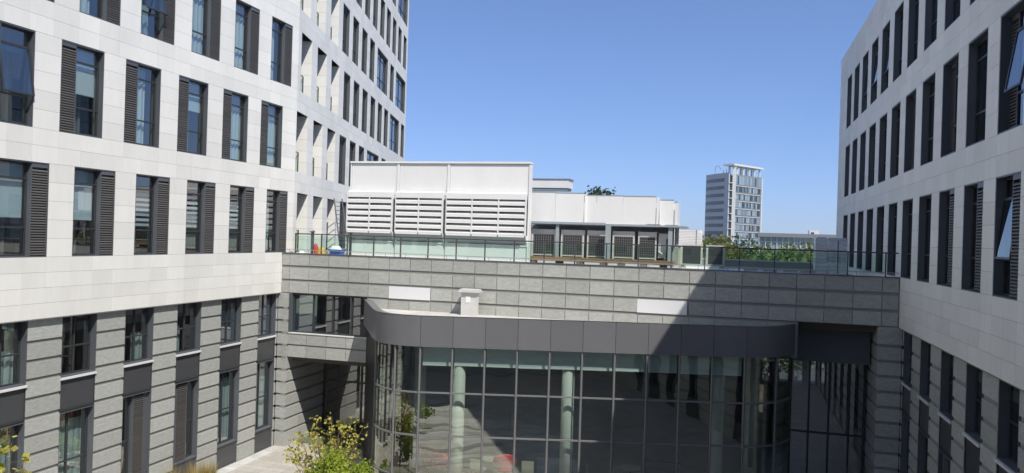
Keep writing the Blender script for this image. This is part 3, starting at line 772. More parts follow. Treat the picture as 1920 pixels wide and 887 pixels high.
# ------------------------------------------------------------------ louvred screen on the terrace
SC = thing('louvred_screen', 'tall white plant screen with three rows of projecting louvres on the terrace', 'plant screen')
YS = 38.0; bx = [-20.14, -17.30, -14.42, -9.98]
b = mbs('white'); b.frame((0, YS), (1, 0), (0, -1))
b.box(bx[0], bx[3], -.45, -.06, -1.5, 3.74); b.box(bx[0]-.02, bx[3]+.02, -.48, .06, 3.74, 3.84)
for x in bx: b.box(max(bx[0], x-.07), min(bx[3], x+.07), -.055, .02, -1.5, 3.735)
b.build('frame', SC)
for i in range(3):
    a, c = bx[i]+(.0 if i == 0 else .07)+(.07 if i == 0 else 0), bx[i+1]-.07
    b = mbs('white'); b.frame((0, YS), (1, 0), (0, -1))
    b.box(a+.02, c-.02, -.05, -.02, 2.05, 3.70)
    b.build('panel', SC)
    a -= .06; c -= .12 if i < 2 else .05
    b = mbs('white', 'grille'); b.frame((0, YS), (1, 0), (0, -1))
    y1 = .34; b.box(a, c, .025, y1, 1.88, 2.16)                 # header
    b.solid([(a, .02, 2.163), (c, .02, 2.163), (c, y1, 2.163), (a, y1, 2.163), (a, .02, 2.26), (c, .02, 2.26), (c, .04, 2.26), (a, .04, 2.26)],
            [(0, 3, 2, 1), (4, 5, 6, 7), (0, 1, 5, 4), (1, 2, 6, 5), (2, 3, 7, 6), (3, 0, 4, 7)])
    b.box(a, c, .025, .06, -.3, 1.875, 1)                      # dark sheet put in for the shade behind the blades
    nb = 2 if i < 2 else 3
    ww = (c-a)/nb
    for q in range(nb+1):
        x = a+ww*q; x0 = max(a, x-.03); x1 = min(c, x+.03); b.box(x0, x1, .065, y1-.01, .12, 1.875)
    for q in range(nb):
        xa = a+ww*q+.035; xb = a+ww*(q+1)-.035
        for r_ in range(6):
            z = 1.865-.322*r_-.185-.135+.03
            b.solid([(xa, y1-.005, z), (xb, y1-.005, z), (xb, .10, z+.115), (xa, .10, z+.115), (xa, y1-.005, z+.165), (xb, y1-.005, z+.165), (xb, .10, z+.28), (xa, .10, z+.28)],
                    [(0, 1, 2, 3), (4, 7, 6, 5), (0, 4, 5, 1), (1, 5, 6, 2), (2, 6, 7, 3), (3, 7, 4, 0)], 0, random.random())
    b.box(a, c, .065, y1, .055, .115)
    b.build('louvre_panel', SC)
    b = mbs('greyblue', 'white'); b.frame((0, YS), (1, 0), (0, -1))  # apron's downward-facing shade is put into its blue-grey colour
    b.solid([(a, y1-.02, .05), (c, y1-.02, .05), (c, .03, -.40), (a, .03, -.40), (a, .03, .05), (c, .03, .05)],
            [(0, 1, 2, 3), (0, 4, 5, 1), (0, 3, 4), (1, 5, 2), (2, 5, 4, 3)]); b.solid([(c+.004, y1-.02, .05), (c+.05, y1-.02, .05), (c+.05, .03, -.42), (c+.004, .03, -.42), (c+.004, .03, .05), (c+.05, .03, .05)], [(0, 1, 2, 3), (0, 4, 5, 1), (0, 3, 4), (1, 5, 2), (2, 5, 4, 3)], 1); b.build('apron', SC)
    b = mbs('white'); b.frame((0, YS), (1, 0), (0, -1))
    b.box(a+.03, c, -.03, .024, -1.5, -.44); b.box(a, c+.05, -.02, .07, -.50, -.441); b.build('base_panel', SC)
# box duct behind the screen
RD = thing('roof_duct', 'white rectangular box duct rising behind the right end of the louvred screen', 'duct')
b = mbs('white'); b.box(-13, -9.02, 43, 44.2, 2.86, 3.36); b.build('casing', RD)
b = mbs('greyblue'); b.box(-13, -8.95, 42.95, 44.25, 3.362, 3.40); b.box(-13, -9.1, 43.05, 44.1, 2.72, 2.858); b.build('flange_and_shade', RD)  # top lip, and a lower blue-grey box for the shade under the casing
b = mbs('greyblue'); b.box(-12.5, -12.3, 43.4, 43.6, -1.5, 2.72); b.build('support', RD)

# ------------------------------------------------------------------ plant canopy with white upstand, air conditioners on a timber deck
CN = thing('plant_canopy', 'steel canopy with a stepped white panel upstand over the row of air conditioners', 'canopy')
YC = 39.0
for xa, xb, yc, zt in ((-10.24, -8.86, YC, 2.36), (-8.84, -7.36, YC, 2.33), (-7.30, -6.74, YC+.18, 2.24), (-6.72, -5.36, YC+.18, 2.24), (-5.34, -3.72, YC+.18, 2.22), (-3.55, -2.86, YC+.5, 2.08), (-2.82, -2.70, YC+.8, 2.0)):
    b = mbs('white', 'greyblue'); b.box(xa, xb, yc, yc+.06, .84, zt, 0); b.box(xa-.01, xb+.01, yc-.015, yc+.08, zt, zt+.03, 1); b.build('panel', CN)
b = mbs('white'); b.box(-7.33, -7.27, YC, YC+2.6, .84, 2.3); b.box(-3.68, -3.6, YC+.18, YC+2.6, .84, 2.2); b.box(-2.80, -2.68, YC+.82, YC+2.6, .84, 2.0); b.box(-10.2, -2.8, YC+2.61, YC+2.7, .84, 2.0); b.build('side_panel', CN)
b = mbs('greyblue'); b.box(-11.2, -2.85, YC+1.2, YC+1.28, -1.0, .69); b.build('back_panel', CN)
b = mbs('greyblue'); b.box(-10.26, -6.2, YC-.05, YC+.1, .74, .838); b.box(-6.25, -3.7, YC+.0, YC+.28, .70, .80); b.box(-3.7, -2.2, YC-.1, YC+2.7, .70, .78); b.box(-10.26, -2.7, YC+.3, YC+2.7, .70, .735); b.build('beam', CN)
for x, y, ww in ((-8.72, YC+.05, .16), (-6.03, YC-.25, .26), (-2.95, YC+.0, .20), (-2.72, YC+.8, .14), (-2.72, YC+1.7, .14), (-10.2, YC+.1, .1)):
    b = mbs('greyblue'); b.box(x-ww/2, x+ww/2, y, y+.15, -1.2 if x > -10 else -1.5, .70); b.build('post', CN)
def ac_unit():
    r = thing('air_conditioner', 'x', 'air conditioner', 'air conditioners in a row under the canopy')
    wA, hA, dA = 1.0, 1.42, .8
    b = mbs('whitedull'); b.box(.05, wA-.05, .06, dA, .05, hA-.02); b.box(0, wA, 0, dA, hA-.26, hA)
    for x in (0, wA-.07): b.box(x, x+.07, 0, .07, 0, hA-.261); b.box(x, x+.07, dA-.07, dA, 0, hA-.261)
    b.box(.07, wA-.07, .0, .05, .05, .11); b.build('casing', r)
    g = mbs('grille', 'wire'); g.box(.08, wA-.08, .045, .058, .115, hA-.27, 0)
    for i in range(9): x = .11+i*(wA-.22)/8; g.box(x-.008, x+.008, .012, .03, .12, hA-.28, 1)
    for i in range(9): z = .14+i*(hA-.44)/8; g.box(.09, wA-.09, .004, .011, z-.008, z+.008, 1)
    g.build('grille', r)
    return r
proto = ac_unit()
acs = [(-10.14, 1.30, 'leftmost air conditioner with dark square grille, next to the louvred screen'), (-8.56, 1.22, 'second air conditioner from the louvred screen, dark grid grille'),
       (-7.18, 1.02, 'middle air conditioner of five, part hidden by the thick blue-grey post'), (-5.86, 1.12, 'fourth air conditioner, just right of the thick blue-grey post'),
       (-4.56, .92, 'rightmost of the five caged air conditioners, beside the pale cabinet')]
for i, (x, ww, lb) in enumerate(acs):
    o = proto if i == 0 else copy_tree(proto)
    o.location = (x, YC+.25, H-.98); o.scale = (ww, 1, 1); o['label'] = lb
CBN = thing('equipment_cabinet', 'pale metal cabinet with a vent slot at the right end of the air conditioners', 'cabinet')
b = mbs('whitedull'); b.box(-3.55, -3.02, YC+.35, YC+1.1, -.85, .38); b.build('body', CBN)
b = mbs('grille'); b.box(-3.16, -3.03, YC+.33, YC+.349, -.8, .12); b.build('vent', CBN)
b = mbs('whitedull'); b.tube([(-3.52, YC+.30, -.55), (-3.2, YC+.28, -.72), (-3.2, YC+.28, -.95)], .05, 8); b.build('pipe', CBN)
DK = thing('timber_deck', 'orange-brown timber deck carrying the row of air conditioners', 'deck')
x = -10.42
while x < -2.75:
    b = mbs('wood'); l = min(2.55, -2.7-x); b.box(x, x+l-.02, YC-.42, YC-.12, -1.17-.02*random.random(), -1.0); b.build('plank', DK); x += 2.55
b = mbs('wood'); b.box(-10.4, -2.72, YC-.115, YC+1.6, -1.12, -.985); b.build('deck_board', DK)
for x in (-10.1, -8.7, -7.6, -6.4, -5.5, -4.4, -3.4, -2.85):
    b = mbs(random.choice(['whitedull', 'black', 'terrace'])); b.box(x, x+.35, YC-.3, YC+.1, -1.5, -1.195); b.build('block', DK)

# smaller things on the terrace
def cond(x, y, lb, ww=1.05):
    r = thing('condenser_unit', lb, 'condenser', 'single condenser units at the far edge', (x, y, H-1.45))
    b = mbs('whitedull'); b.box(0, .12, 0, .5, .12, 1.30); b.box(.12, ww, .04, .5, .12, 1.30); b.box(ww-.10, ww, 0, .039, .12, 1.30); b.box(.12, ww-.1, 0, .039, .12, .18); b.box(.12, ww-.1, 0, .039, 1.24, 1.30); b.build('casing', r)
    g = mbs('grille', 'wire'); g.box(.13, ww-.11, .02, .037, .19, 1.23, 0)
    for i in range(24): z = .2+i*.043; g.box(.13, ww-.11, .012, .018, z, z+.008, 1)
    g.build('grille', r)
    b = mbs('terrace'); b.box(.05, .2, .05, .45, 0, .119); b.box(ww-.2, ww-.05, .05, .45, 0, .119); b.build('foot', r)
    return r
cond(-2.86, 46.0, 'sunlit grey condenser unit below the stack of white boards', 1.25)
cond(-1.42, 46.3, 'condenser unit half in shade, right of the pale timber stake', 1.05)
FB_ = thing('foam_stack', 'round-cornered stack of white boards strapped together behind the small condenser', 'stack')
for i in range(11):
    b = mbs('foam', 'seam'); j = .03*random.random(); z = -.30+i*.095
    pts = []
    rr = .22 if i > 8 else .08
    for cx, cy, a0_ in ((-1.72-rr-j, 48.0+rr, -90), (-1.72-rr-j, 48.9-rr, 0), (-3.6+rr, 48.9-rr, 90), (-3.6+rr, 48.0+rr, 180)):
        for q in range(4): a = R(a0_+30*q); pts.append((cx+rr*math.cos(a), cy+rr*math.sin(a)))
    b.prism(pts, z, z+.078, 0, random.random()); b.prism([(p[0]*.98-.05, p[1]*.999+.05) for p in pts], z+.079, z+.094, 1)
    b.build('board', FB_)
b = mbs('black'); b.box(-2.08, -2.06, 47.98, 47.995, -.32, .76); b.build('strap', FB_)
b = mbs('palewood'); b.box(-3.55, -1.75, 48.05, 48.85, -1.5, -.31); b.build('pallet', FB_)
SK = tag(None or (lambda: (lambda b: (b.box(-1.70, -1.60, 46.1, 46.2, -1.5, .02), b.build('timber_stake'))[1])(mbs('palewood')))(), 'pale upright timber stake between the two small condenser units', 'stake')
def wrapped(x0, x1, y0, y1, ztop, lb, seed):
    r = thing('wrapped_pallet', lb, 'wrapped pallet', 'film wrapped pallets near the right building')
    rr = random.Random(seed)
    b = mbs('film'); z = -1.34
    while z < ztop-.02:
        hh = min(rr.choice([.16, .2, .24]), ztop-z); e = .03*rr.random()
        b.box(x0-e, x1+e*.5, y0-e, y1, z, z+hh-.012); z += hh
    b.prism([(x0+.06, y0+.05), (x1-.06, y0+.04), (x1-.05, y1-.1), (x0+.05, y1-.1)], ztop-.011, ztop+.03)
    b.build('wrapped_load', r)
    p = mbs('palewood'); p.box(x0, x1, y0-.02, y1, -1.40, -1.345)
    for q in (0, .45, .9): p.box(x0+(x1-x0-.1)*q/.9, x0+(x1-x0-.1)*q/.9+.1, y0, y1, -1.5, -1.405)
    p.build('pallet', r)
wrapped(4.02, 4.55, 40.75, 41.7, .42, 'pale film-wrapped stack on a pallet, catching the light, left one of the pair', 1)
wrapped(4.58, 5.42, 40.55, 41.6, .40, 'blue-grey film-wrapped stack on a pallet with a vertical seam, right one of the pair', 2)
b = mbs('film'); b.box(5.0-.01, 5.0+.02, 40.50, 40.52, -1.3, .3); o = b.build('cardboard_edge_strip'); tag(o, 'narrow dark edge strip down the middle of the right wrapped stack', 'edge strip')
o.data.materials[0] = M['rail']
BP_ = thing('board_pile', 'pale boards lying flat on the terrace in front of the small condensers', 'boards')
for i, (xa, xb, ya, yb) in enumerate(((-2.5, -.2, 41.6, 42.3), (-2.3, -.6, 41.7, 42.2), (-.1, 1.2, 42.4, 43.2))):
    b = mbs('foam'); b.box(xa, xb, ya, yb, -1.5+.13*(i % 2), -1.375+.13*(i % 2)); b.build('board', BP_)
for i, x in enumerate((.6, 1.5, 2.4, 3.2)):
    b = mbs('terrace'); b.box(x, x+.62, 38.6, 39.1, -1.5, -1.17); o = b.build('concrete_block')
    tag(o, ['leftmost', 'second from the left', 'third from the left', 'rightmost'][i]+' of the concrete blocks along the shaded terrace edge', 'concrete block', 'concrete blocks on the shaded terrace')
# bags and tub
def sack(name, x, y, sx, sy, sz, mat, lb, cat, lean=0, seed=1):
    r = random.Random(seed); b = MB([M[mat]]); nu, nv = 12, 8; vs = []; fs = []
    for j in range(nv+1):
        v = j/nv; rad = (math.sin(PI*(.12+.80*v)))**.6
        for i in range(nu):
            a = 2*PI*i/nu; k = 1+.16*(r.random()-.5)
            vs.append((x+sx*.5*rad*k*math.copysign(abs(math.cos(a))**.7, math.cos(a))+lean*v, y+sy*.5*rad*k*math.sin(a), -1.5+sz*v))
    for j in range(nv):
        for i in range(nu): fs.append((j*nu+i, j*nu+(i+1) % nu, (j+1)*nu+(i+1) % nu, (j+1)*nu+i))
    fs += [tuple(range(nu))[::-1], tuple(range(nv*nu, (nv+1)*nu))]
    b.solid(vs, fs); o = b.build(name, smooth=True); return tag(o, lb, cat)
sack('red_bag', -20.50, 35.3, .24, .3, .82, 'redbag', 'crumpled red bag standing behind the railing at the left end of the terrace', 'bag', -.08, 3)
sack('yellow_bag', -20.20, 35.2, .42, .4, .66, 'yellow', 'slumped yellow bag beside the red bag on the terrace', 'bag', .03, 5)
sack('white_sack', -19.35, 35.2, .75, .5, .74, 'foam', 'white sack piled behind the blue tub', 'sack', 0, 9)
sack('white_bundle', -21.05, 34.75, .35, .3, .44, 'foam', 'small white bundle at the very left end of the terrace', 'bundle', 0, 11)
TB = thing('plastic_tub', 'bright blue plastic tub on the terrace beside the white sack', 'tub')
b = mbs('blue'); x0, x1, y0, y1 = -19.32, -18.68, 34.45, 34.9
b.solid([(x0+.08, y0+.06, -1.5), (x1-.08, y0+.06, -1.5), (x1-.08, y1-.06, -1.5), (x0+.08, y1-.06, -1.5), (x0, y0, -.96), (x1, y0, -.96), (x1, y1, -.96), (x0, y1, -.96)],
        [(0, 3, 2, 1), (0, 1, 5, 4), (1, 2, 6, 5), (2, 3, 7, 6), (3, 0, 4, 7), (4, 5, 6, 7)]); b.build('body', TB)
b = mbs('blue'); b.box(x0-.03, x1+.03, y0-.03, y0+.02, -1.0, -.93); b.box(x0-.03, x1+.03, y1-.02, y1+.03, -1.0, -.93); b.box(x0-.03, x0+.02, y0+.021, y1-.021, -1.0, -.93); b.box(x1-.02, x1+.03, y0+.021, y1-.021, -1.0, -.93); b.build('rim', TB)
# ladder leaning on the wing
LD = thing('ladder', 'dark metal ladder leaning against the wing beside the louvred screen', 'ladder')
fa, fb = Vector((-21.75, 40.2, -1.5)), Vector((-23.05, 41.5, 1.95)); sd_ = Vector((.30, .42, 0))
for q in (0, 1):
    b = mbs('rail'); b.tube([tuple(fa+sd_*q), tuple(fb+sd_*q)], .04, 8); b.build('rail', LD)
for i in range(13):
    p = fa+(fb-fa)*(i+.7)/13.5; b = mbs('rail'); b.tube([tuple(p), tuple(p+sd_)], .022, 6); b.build('rung', LD)

# ------------------------------------------------------------------ furniture inside the pavilion
def lounge(mat, lb, loc, rz, group='shell lounge chairs inside the pavilion'):
    r = thing('lounge_chair', lb, 'chair', group, (loc[0], loc[1], H+G+.422), rz); r.scale = (1.15, 1.15, 1.25)
    b = MB([M[mat]]); n, m_ = 14, 8; vs = []; fs = []
    for j in range(m_+1):
        t = j/m_
        for i in range(n+1):
            a = -PI*.78+2*PI*.78*i/n; rr = .22+.20*math.sin(t*PI*.6)
            hgt = .38+.62*t*(.55+.45*math.cos(a))
            vs.append((rr*math.sin(a), rr*math.cos(a)*.9+.06*t, hgt))
    for j in range(m_):
        for i in range(n): fs.append((j*(n+1)+i, j*(n+1)+i+1, (j+1)*(n+1)+i+1, (j+1)*(n+1)+i))
    b.solid(vs, fs); o = b.build('shell', r, smooth=True)
    md = o.modifiers.new('t', 'SOLIDIFY'); md.thickness = .04
    s = MB([M[mat]]); s.tube([(0, 0, .34), (0, 0, .42)], [.30, .36], 16); s.build('seat', r, smooth=False)
    p = mbs('rail'); p.tube([(0, 0, .02), (0, 0, .34)], .03, 8); p.tube([(0, 0, 0), (0, 0, .025)], [.26, .24], 16); p.build('pedestal', r)
    return r
lounge('red', 'red shell lounge chair on its own by the second glass column bay', (-8.85, 31.0), R(200))
lounge('red', 'red shell lounge chair at the left, behind the first column', (-11.55, 30.7), R(150))
lounge('red', 'red shell lounge chair turned sideways, left of the first column', (-12.15, 31.0), R(70))
def side_chair(lb, loc, rz):
    r = thing('side_chair', lb, 'chair', 'beige chairs inside the pavilion', (loc[0], loc[1], H+G+.422), rz)
    b = mbs('beige'); b.box(-.25, .25, -.25, .25, .42, .50); b.build('seat', r)
    b = mbs('beige'); b.box(-.25, .25, .20, .27, .50, .92); b.build('backrest', r)
    for sx in (-.22, .19):
        for sy in (-.22, .19): b = mbs('frame'); b.box(sx, sx+.03, sy, sy+.03, 0, .419); b.build('leg', r)
side_chair('beige chair just right of the lone red lounge chair', (-7.9, 31.2), R(190))
side_chair('beige chair left of the lone red lounge chair', (-9.9, 30.6), R(170))
side_chair('beige chair left of the second column by the navy sofa', (-5.2, 31.4), R(100))
side_chair('beige chair right of the second column', (-4.5, 31.6), R(240))
def sofa(lb, loc, rz):
    r = thing('sofa', lb, 'sofa', None, (loc[0], loc[1], H+G+.422), rz)
    b = mbs('navy'); b.box(-.8, .8, -.4, .4, .08, .44); b.build('seat', r)
    b = mbs('navy'); b.box(-.8, .8, .25, .42, .441, .85); b.build('backrest', r)
    for x in (-.8, .68): b = mbs('navy'); b.box(x, x+.12, -.4, .249, .441, .62); b.build('armrest', r)
    b = mbs('frame')
    for x in (-.72, .66):
        for y in (-.34, .28): b.box(x, x+.06, y, y+.06, 0, .079)
    b.build('leg', r)
sofa('navy fabric sofa left of the second column', (-6.9, 32.3), R(180))
sofa('navy fabric sofa in the shaded right part of the pavilion', (-2.6, 33.6), R(180))
def table(lb, loc, rad):
    r = thing('round_table', lb, 'table', 'round tables inside the pavilion', (loc[0], loc[1], H+G+.422))
    b = mbs('beige'); b.tube([(0, 0, .70), (0, 0, .73)], rad, 20); b.build('tabletop', r)
    b = mbs('frame'); b.tube([(0, 0, .02), (0, 0, .70)], .035, 8); b.build('pedestal', r)
    b = mbs('frame'); b.tube([(0, 0, 0), (0, 0, .021)], .28, 16); b.build('base', r)
table('round pale table beside the beige chair and lone red chair', (-9.6, 31.4), .45)
table('round pale table right of the second column', (-3.8, 32.4), .45)

# ------------------------------------------------------------------ plants
def leaves(b, centres, spread, n, size, seed, mi=0, flat=.6, tonef=None):
    r = np.random.default_rng(seed); k = len(centres)
    for i in range(n):
        c = centres[r.integers(k)]
        p = Vector(c)+Vector(np.clip(r.normal(0, 1, 3), -1.5, 1.5)*spread)
        d = Vector(r.normal(0, 1, 3)); d.z *= flat; d.normalize()
        u = d.cross(Vector(r.normal(0, 1, 3))).normalized(); s = size*(.6+.8*r.random())
        a, e = d*s, u*s*.42
        b.face([tuple(p), tuple(p+a*.5+e), tuple(p+a), tuple(p+a*.5-e)], mi, float(r.random()) if tonef is None else tonef(p, r))
def tree(name, lb, cat, x, y, z_top, rad, mat, seed, leaf, n, group=None, h_crown=None, trunk=True, bark='bark', z_base=G, clumps=26):
    r = random.Random(seed); T_ = thing(name, lb, cat, group, (x, y, H+z_base))
    hh = z_top-z_base; hc = h_crown or hh*.62; zc = hh-hc/2
    cs = []
    for i in range(clumps):
        a = r.random()*2*PI; el = r.uniform(-1, 1); q = r.random()**.4
        ce = math.sqrt(1-el*el); wob = .75+.5*r.random()
        cs.append((rad*q*ce*math.cos(a)*wob, rad*q*ce*math.sin(a)*wob, zc+hc*.46*q*el*(.8+.3*r.random())))
    if trunk:
        b = mbs(bark); b.tube([(0, 0, 0), (.05*rad, 0, hh*.3), (0, .05*rad, zc)], [.045*rad+.04, .035*rad+.03, .015*rad+.01], 7)
        for c in cs[::2]: b.tube([(0, 0, hh*.25+.2*hc*r.random()), tuple(Vector(c)*.55+Vector((0, 0, zc*.35))), c], [.014*rad+.01, .01*rad+.006, .004], 5)
        b.build('trunk', T_)
    b = MB([M[mat]]); per = n//clumps
    for i, c in enumerate(cs):
        base = r.random()
        leaves(b, [c], np.array([rad*.20, rad*.20, hc*.10]), per, leaf, seed*100+i, tonef=lambda p, q, base=base: float(np.clip(base*.6+.4*q.random(), 0, 1)))
    b.build('crown', T_); return T_
fars = [(-6.0, 112, .75, 3.4, 'lf_far'), (-2.6, 118, .95, 2.8, 'lf_yel'), (-.8, 104, .3, 2.6, 'lf_yel'), (.9, 125, 1.15, 3.6, 'lf_dark'), (3.8, 112, .05, 3.0, 'lf_far'), (6.0, 121, .35, 3.6, 'lf_far'),
        (8.2, 108, .15, 3.0, 'lf_far'), (10.4, 118, .75, 3.4, 'lf_yel'), (12.6, 110, .3, 3.2, 'lf_far'), (2.4, 92, -1.0, 3.2, 'lf_far'), (-1.8, 90, -.9, 2.6, 'lf_yel'), (5.6, 90, -1.1, 3.2, 'lf_far'), (8.6, 91, -1.0, 3.0, 'lf_far'), (-4.6, 96, -.4, 2.8, 'lf_dark'), (11.6, 93, -.9, 3.0, 'lf_far')]
tl = ['dark green tree at the left end of the far row, before the tower base', 'tall yellow-green tree right under the shaded face of the tower', 'small yellow-green tree in front of the tower base', 'round dark green tree with its crown before the white tower core',
      'mid green tree in front of the left end of the glass hall', 'broad green tree in front of the glass hall', 'lower green tree between two broader ones by the glass hall', 'yellow-tipped tree left of the wrapped pallets', 'green tree behind the wrapped pallets',
      'leafy green tree seen through the railing, below the tower', 'olive tree seen through the railing beside the shaded condenser', 'bright green tree seen through the railing under the glass hall', 'green tree seen through the railing left of the wrapped pallets', 'dark bushy tree hidden behind the small condensers', 'green tree mostly hidden behind the wrapped pallets']
for i, (x, y, zt, rd, mt) in enumerate(fars):
    tree('tree', tl[i], 'tree', x, y, zt-(.75 if x > 1 and zt > -.5 else .35), rd*1.25, mt, 20+i, .40, 9500, 'trees beyond the terrace', h_crown=9.0, clumps=60)
tree('tree', 'lone tree top showing above the white canopy panels', 'tree', -13.05, 75, 5.2, 1.9, 'lf_dark', 77, .34, 620, None, h_crown=3.2, clumps=14)
for i, (x, y) in enumerate(((-1.5, 54), (.8, 56), (3.2, 55), (5.4, 58))):
    tree('tree', ['leftmost', 'second', 'third', 'rightmost'][i]+' of the trees glimpsed through the ground floor of the pavilion', 'tree', x, y, -4.8, 1.7, 'lf_bush' if i else 'lf_dry', 90+i, .25, 900, 'trees behind the podium', h_crown=4.5)
# courtyard tree with sparse shoots, and the round shrub below it
def shooty(name, lb, x, y, z_top, specs, mat, seed, leaf, bark='palebark', per=26, z_base=G):
    r = random.Random(seed); T_ = thing(name, lb, 'tree', None, (x, y, H+z_base)); hh = z_top-z_base
    b = mbs(bark); lf = MB([M[mat]]); rr = np.random.default_rng(seed)
    b.tube([(0, 0, 0), (.02, .03, hh*.30), (.0, .0, hh*.5)], [.06, .05, .035], 7)
    for (dx, dy, dz) in specs:
        st_ = Vector((0, 0, hh*(.30+.15*r.random()))); en = Vector((dx, dy, hh+dz)); mid = st_.lerp(en, .5)+Vector((dx*.15, dy*.1, -.1))
        pts = [st_, st_.lerp(mid, .5)+Vector((dx*.05, 0, 0)), mid, mid.lerp(en, .55)+Vector((0, 0, .06)), en]
        b.tube([tuple(p) for p in pts], [.022, .016, .012, .008, .004], 5)
        for q in range(per):
            u = .30+.70*q/per+.03*r.random(); seg = min(int(u*4), 3); p = pts[seg].lerp(pts[seg+1], u*4-seg)
            off = Vector(rr.normal(0, 1, 3)); off.normalize(); tip = p+off*(.12+.30*r.random()*(1.3-u))
            b.tube([tuple(p), tuple(tip)], [.004, .002], 4)
            leaves(lf, [tuple(tip)], np.array([.05, .05, .04]), 3, leaf, r.randrange(10**6))
    b.build('trunk', T_); lf.build('crown', T_); return T_
specs = [(-1.3, .2, -.9), (-1.0, -.3, -.5), (-.7, .3, -.1), (-.45, 0, -.75), (.05, .2, -.15), (.25, -.2, .05), (.65, .1, -.05), (1.05, -.1, .15), (.95, .3, -.55), (-1.5, -.2, -1.5), (.5, -.3, -.7), (1.15, .1, -1.1), (-.2, -.3, -1.0), (-1.1, .3, -1.6)]
shooty('small_tree', 'sparse lime-leaved small tree rising beside the passage at the bottom of the picture', -13.95, 25.2, -6.75, specs+[(-1.7, .1, -1.2), (-.9, .4, -.75), (-1.35, -.4, -1.25), (.8, .4, -.9), (-.6, -.2, -.45), (1.3, .2, -.35), (.35, .3, -.35)], 'lf_yard', 5, .115, per=17)
tree('round_shrub', 'dense bright green shrub under the lime-leaved small tree', 'shrub', -13.05, 24.4, -7.75, 1.1, 'lf_bush', 61, .085, 9000, None, h_crown=2.3, trunk=True, clumps=34)
shooty('small_tree', 'thin yellowing small tree at the bottom left corner, before the granite piers', -15.75, 13.6, -4.68, [(-.2, 0, -.2), (.05, .1, .0), (.3, 0, -.35), (.5, .2, -.75), (-.5, .1, -.5), (.1, -.1, -.9)], 'lf_yard', 15, .16, per=14)
tree('round_shrub', 'small green shrub at the foot of the curved glass corner', 'shrub', -14.6, 27.9, -9.3, .7, 'lf_bush', 63, .12, 1500, None, h_crown=1.2, clumps=14)
tree('round_shrub', 'dark green shrub in front of the curved glass, left of the first mullions', 'shrub', -12.3, 26.6, -10.0, .55, 'lf_dark', 64, .12, 1200, None, h_crown=.6, clumps=12)
tree('round_shrub', 'low green shrub on the gravel in the middle of the courtyard', 'shrub', -10.5, 15.8, -9.0, 1.1, 'lf_bush', 65, .14, 1800, None, h_crown=1.5, clumps=14)
for i, (x, y, hh) in enumerate(((-20.35, 24.9, 1.35), (-20.25, 26.0, 1.25), (-20.4, 27.0, 1.0))):
    b = mbs('lf_dry'); r = random.Random(200+i)
    for q in range(260):
        a = r.random()*2*PI; l = hh*(.6+.5*r.random()); ox, oy = .12*math.cos(a), .12*math.sin(a); sp = .15+.35*r.random()
        e = Vector((math.cos(a)*sp, math.sin(a)*sp, l)); s = Vector((-math.sin(a), math.cos(a), 0))*.008
        p0 = Vector((ox, oy, 0)); p1 = p0+e*.55+Vector((0, 0, .05)); p2 = p0+e
        b.face([tuple(p0-s), tuple(p0+s), tuple(p1+s), tuple(p1-s)], 0, r.random()); b.face([tuple(p1-s), tuple(p1+s), tuple(p2)], 0, r.random())
    o = b.build('grass_clump', loc=(x, y, H+G)); tag(o, ['nearest feathery dry grass clump at the foot of the granite wall', 'middle feathery dry grass clump at the foot of the granite wall', 'farthest and shortest dry grass clump at the foot of the granite wall'][i], 'grass clump', 'grass clumps along the left wall')

# ------------------------------------------------------------------ distant buildings
TW = thing('tower_block', 'distant office tower with a white core and a pergola roof', 'tower')
C0 = (-1.75, 330.0); Lf = (-11.5, 345.0); Rt = (11.55, 347.0); C1 = (.75, 330.0)
def fr(b, p, q):
    d = (Vector(q)-Vector(p)); L_ = d.length; d.normalize(); b.frame(p, d, (d.y, -d.x)); return L_
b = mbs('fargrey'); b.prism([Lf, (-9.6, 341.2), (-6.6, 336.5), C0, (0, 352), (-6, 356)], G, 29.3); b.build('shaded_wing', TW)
b = mbs('farroof'); b.prism([C1, Rt, (2, 360), (-4, 352)], G, 28.6); b.build('glass_wing', TW)
pitch = 3.16
for i in range(12):
    zt = 27.1-i*pitch
    if zt < G+3: break
    for p, q, x0, x1 in ((Lf, (-9.6, 341.2), .4, 99), ((-9.6, 341.2), (-6.6, 336.5), 0, 99), ((-6.6, 336.5), C0, 0, 5.0)):
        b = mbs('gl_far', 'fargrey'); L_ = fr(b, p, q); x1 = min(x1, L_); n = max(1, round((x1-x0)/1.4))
        for k in range(n): b.box(x0+(x1-x0)*k/n+.04, x0+(x1-x0)*(k+1)/n-.04, 0.0, .06, zt-1.45, zt, 0)
        b.build('window_band', TW)
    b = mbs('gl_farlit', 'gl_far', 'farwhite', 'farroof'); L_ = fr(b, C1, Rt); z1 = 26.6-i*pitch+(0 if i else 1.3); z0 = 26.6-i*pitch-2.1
    n = 16
    for k in range(n): b.box(.3+(L_-1)*k/n+.07, .3+(L_-1)*(k+1)/n-.05, 0, .08, z0, z1, 0 if random.random() < .72 else 1)
    b.box(.2, L_-.5, .0, .30, z0-.42, z0-.1, 3); b.box(.2, L_-.5, .0, .22, z0-.75, z0-.5, 2)
    b.build('window_band', TW)
    b = mbs('gl_far', 'farwhite'); L_ = fr(b, C0, C1); b.box(.45, 1.25, .0, .1, zt-1.9, zt-.1, 0); b.box(.2, 1.4, .0, .7, zt-2.3, zt-2.0, 1); b.build('window', TW)
b = mbs('farwhite'); L_ = fr(b, C0, C1); b.box(1.35, 2.75, -6, .6, G, 32.6); b.box(-.15, .25, -3, .4, G, 30.2); b.build('core_wall', TW)
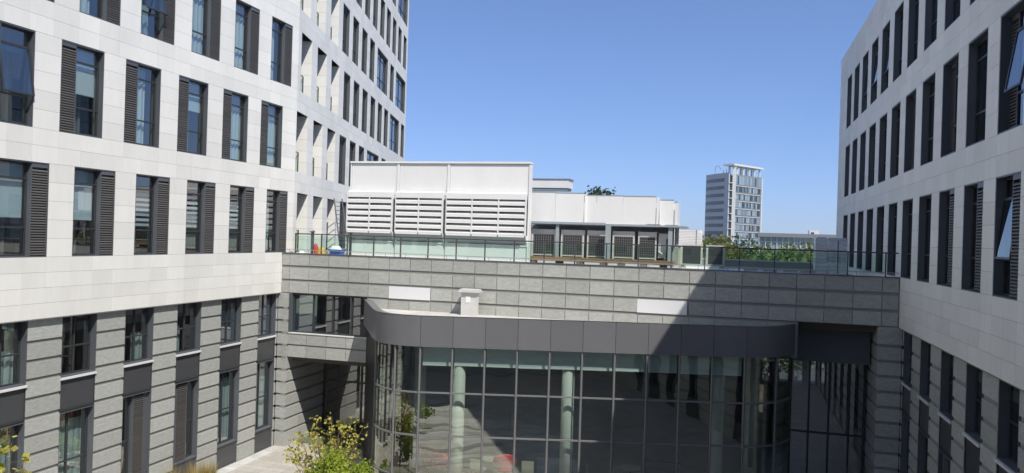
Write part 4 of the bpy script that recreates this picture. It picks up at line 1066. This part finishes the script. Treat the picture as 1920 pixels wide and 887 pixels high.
b = mbs('farwhite'); L_ = fr(b, C1, Rt); b.box(L_-.55, L_+.1, -8, .5, G, 28.2); b.box(-2.2, L_+.4, -4.6, .6, 32.05, 32.75); b.build('pergola_roof', TW)
b = mbs('farwhite'); L_ = fr(b, C1, Rt)
for k in range(5):
    for ya, yb in ((-.9, -.3), (-4.6, -4)):
        b = mbs('farwhite'); fr(b, C1, Rt); x = 1.8+(L_-3)*k/4; b.box(x, x+.5, ya, yb, 28.6, 32.0); b.build('pergola_column', TW)
b = mbs('farroof'); b.tube([(-8, 345, 29.3), (-7.6, 345, 33), (-6.4, 345, 33.4), (-5.2, 345, 31.6)], .18, 6); b.box(-4.5, -4, 340, 340.5, 29.3, 31); b.box(-3.2, -2.8, 338, 338.5, 29.3, 31.4); b.build('roof_antenna', TW)
GH = thing('glass_hall', 'distant long low glass hall with a grey flat roof right of the tower', 'hall')
b = mbs('farroof'); b.box(6.2, 60, 199.4, 225, 1.9, 2.85); b.build('roof', GH)
b = mbs('gl_farlit'); b.box(6.6, 60, 200.4, 224, G, 1.89); b.build('glazing', GH)
b = mbs('farwhite')
for k in range(30): x = 6.6+k*1.35; b.box(x, x+.16, 200.15, 200.39, G, 1.89)
for z in (-1.1, .6): b.box(6.6, 48, 200.2, 200.38, z, z+.14)
b.build('mullion', GH)
PH = thing('roof_penthouse', 'small white penthouse box on the roof of the glass hall', 'penthouse')
b = mbs('farwhite'); b.box(18.2, 20.4, 201, 204, 2.851, 3.8); b.build('wall', PH)
b = mbs('gl_far'); b.box(18.6, 19.3, 200.9, 200.99, 2.95, 3.3); b.build('window', PH)

# ------------------------------------------------------------------ air
hb = bpy.data.materials.new('haze'); hb.use_nodes = True; t = hb.node_tree; t.nodes.remove(t.nodes['Principled BSDF'])
pv = nd(t, 'ShaderNodeVolumePrincipled'); pv.inputs['Color'].default_value = (.90, .93, .97, 1); pv.inputs['Density'].default_value = 0.00042; pv.inputs['Anisotropy'].default_value = 0.2
t.links.new(pv.outputs[0], t.nodes['Material Output'].inputs['Volume'])
b = MB([hb]); b.box(-900, 900, -700, 1000, G-1.2, 36); tag(b.build('haze'), kind='stuff')
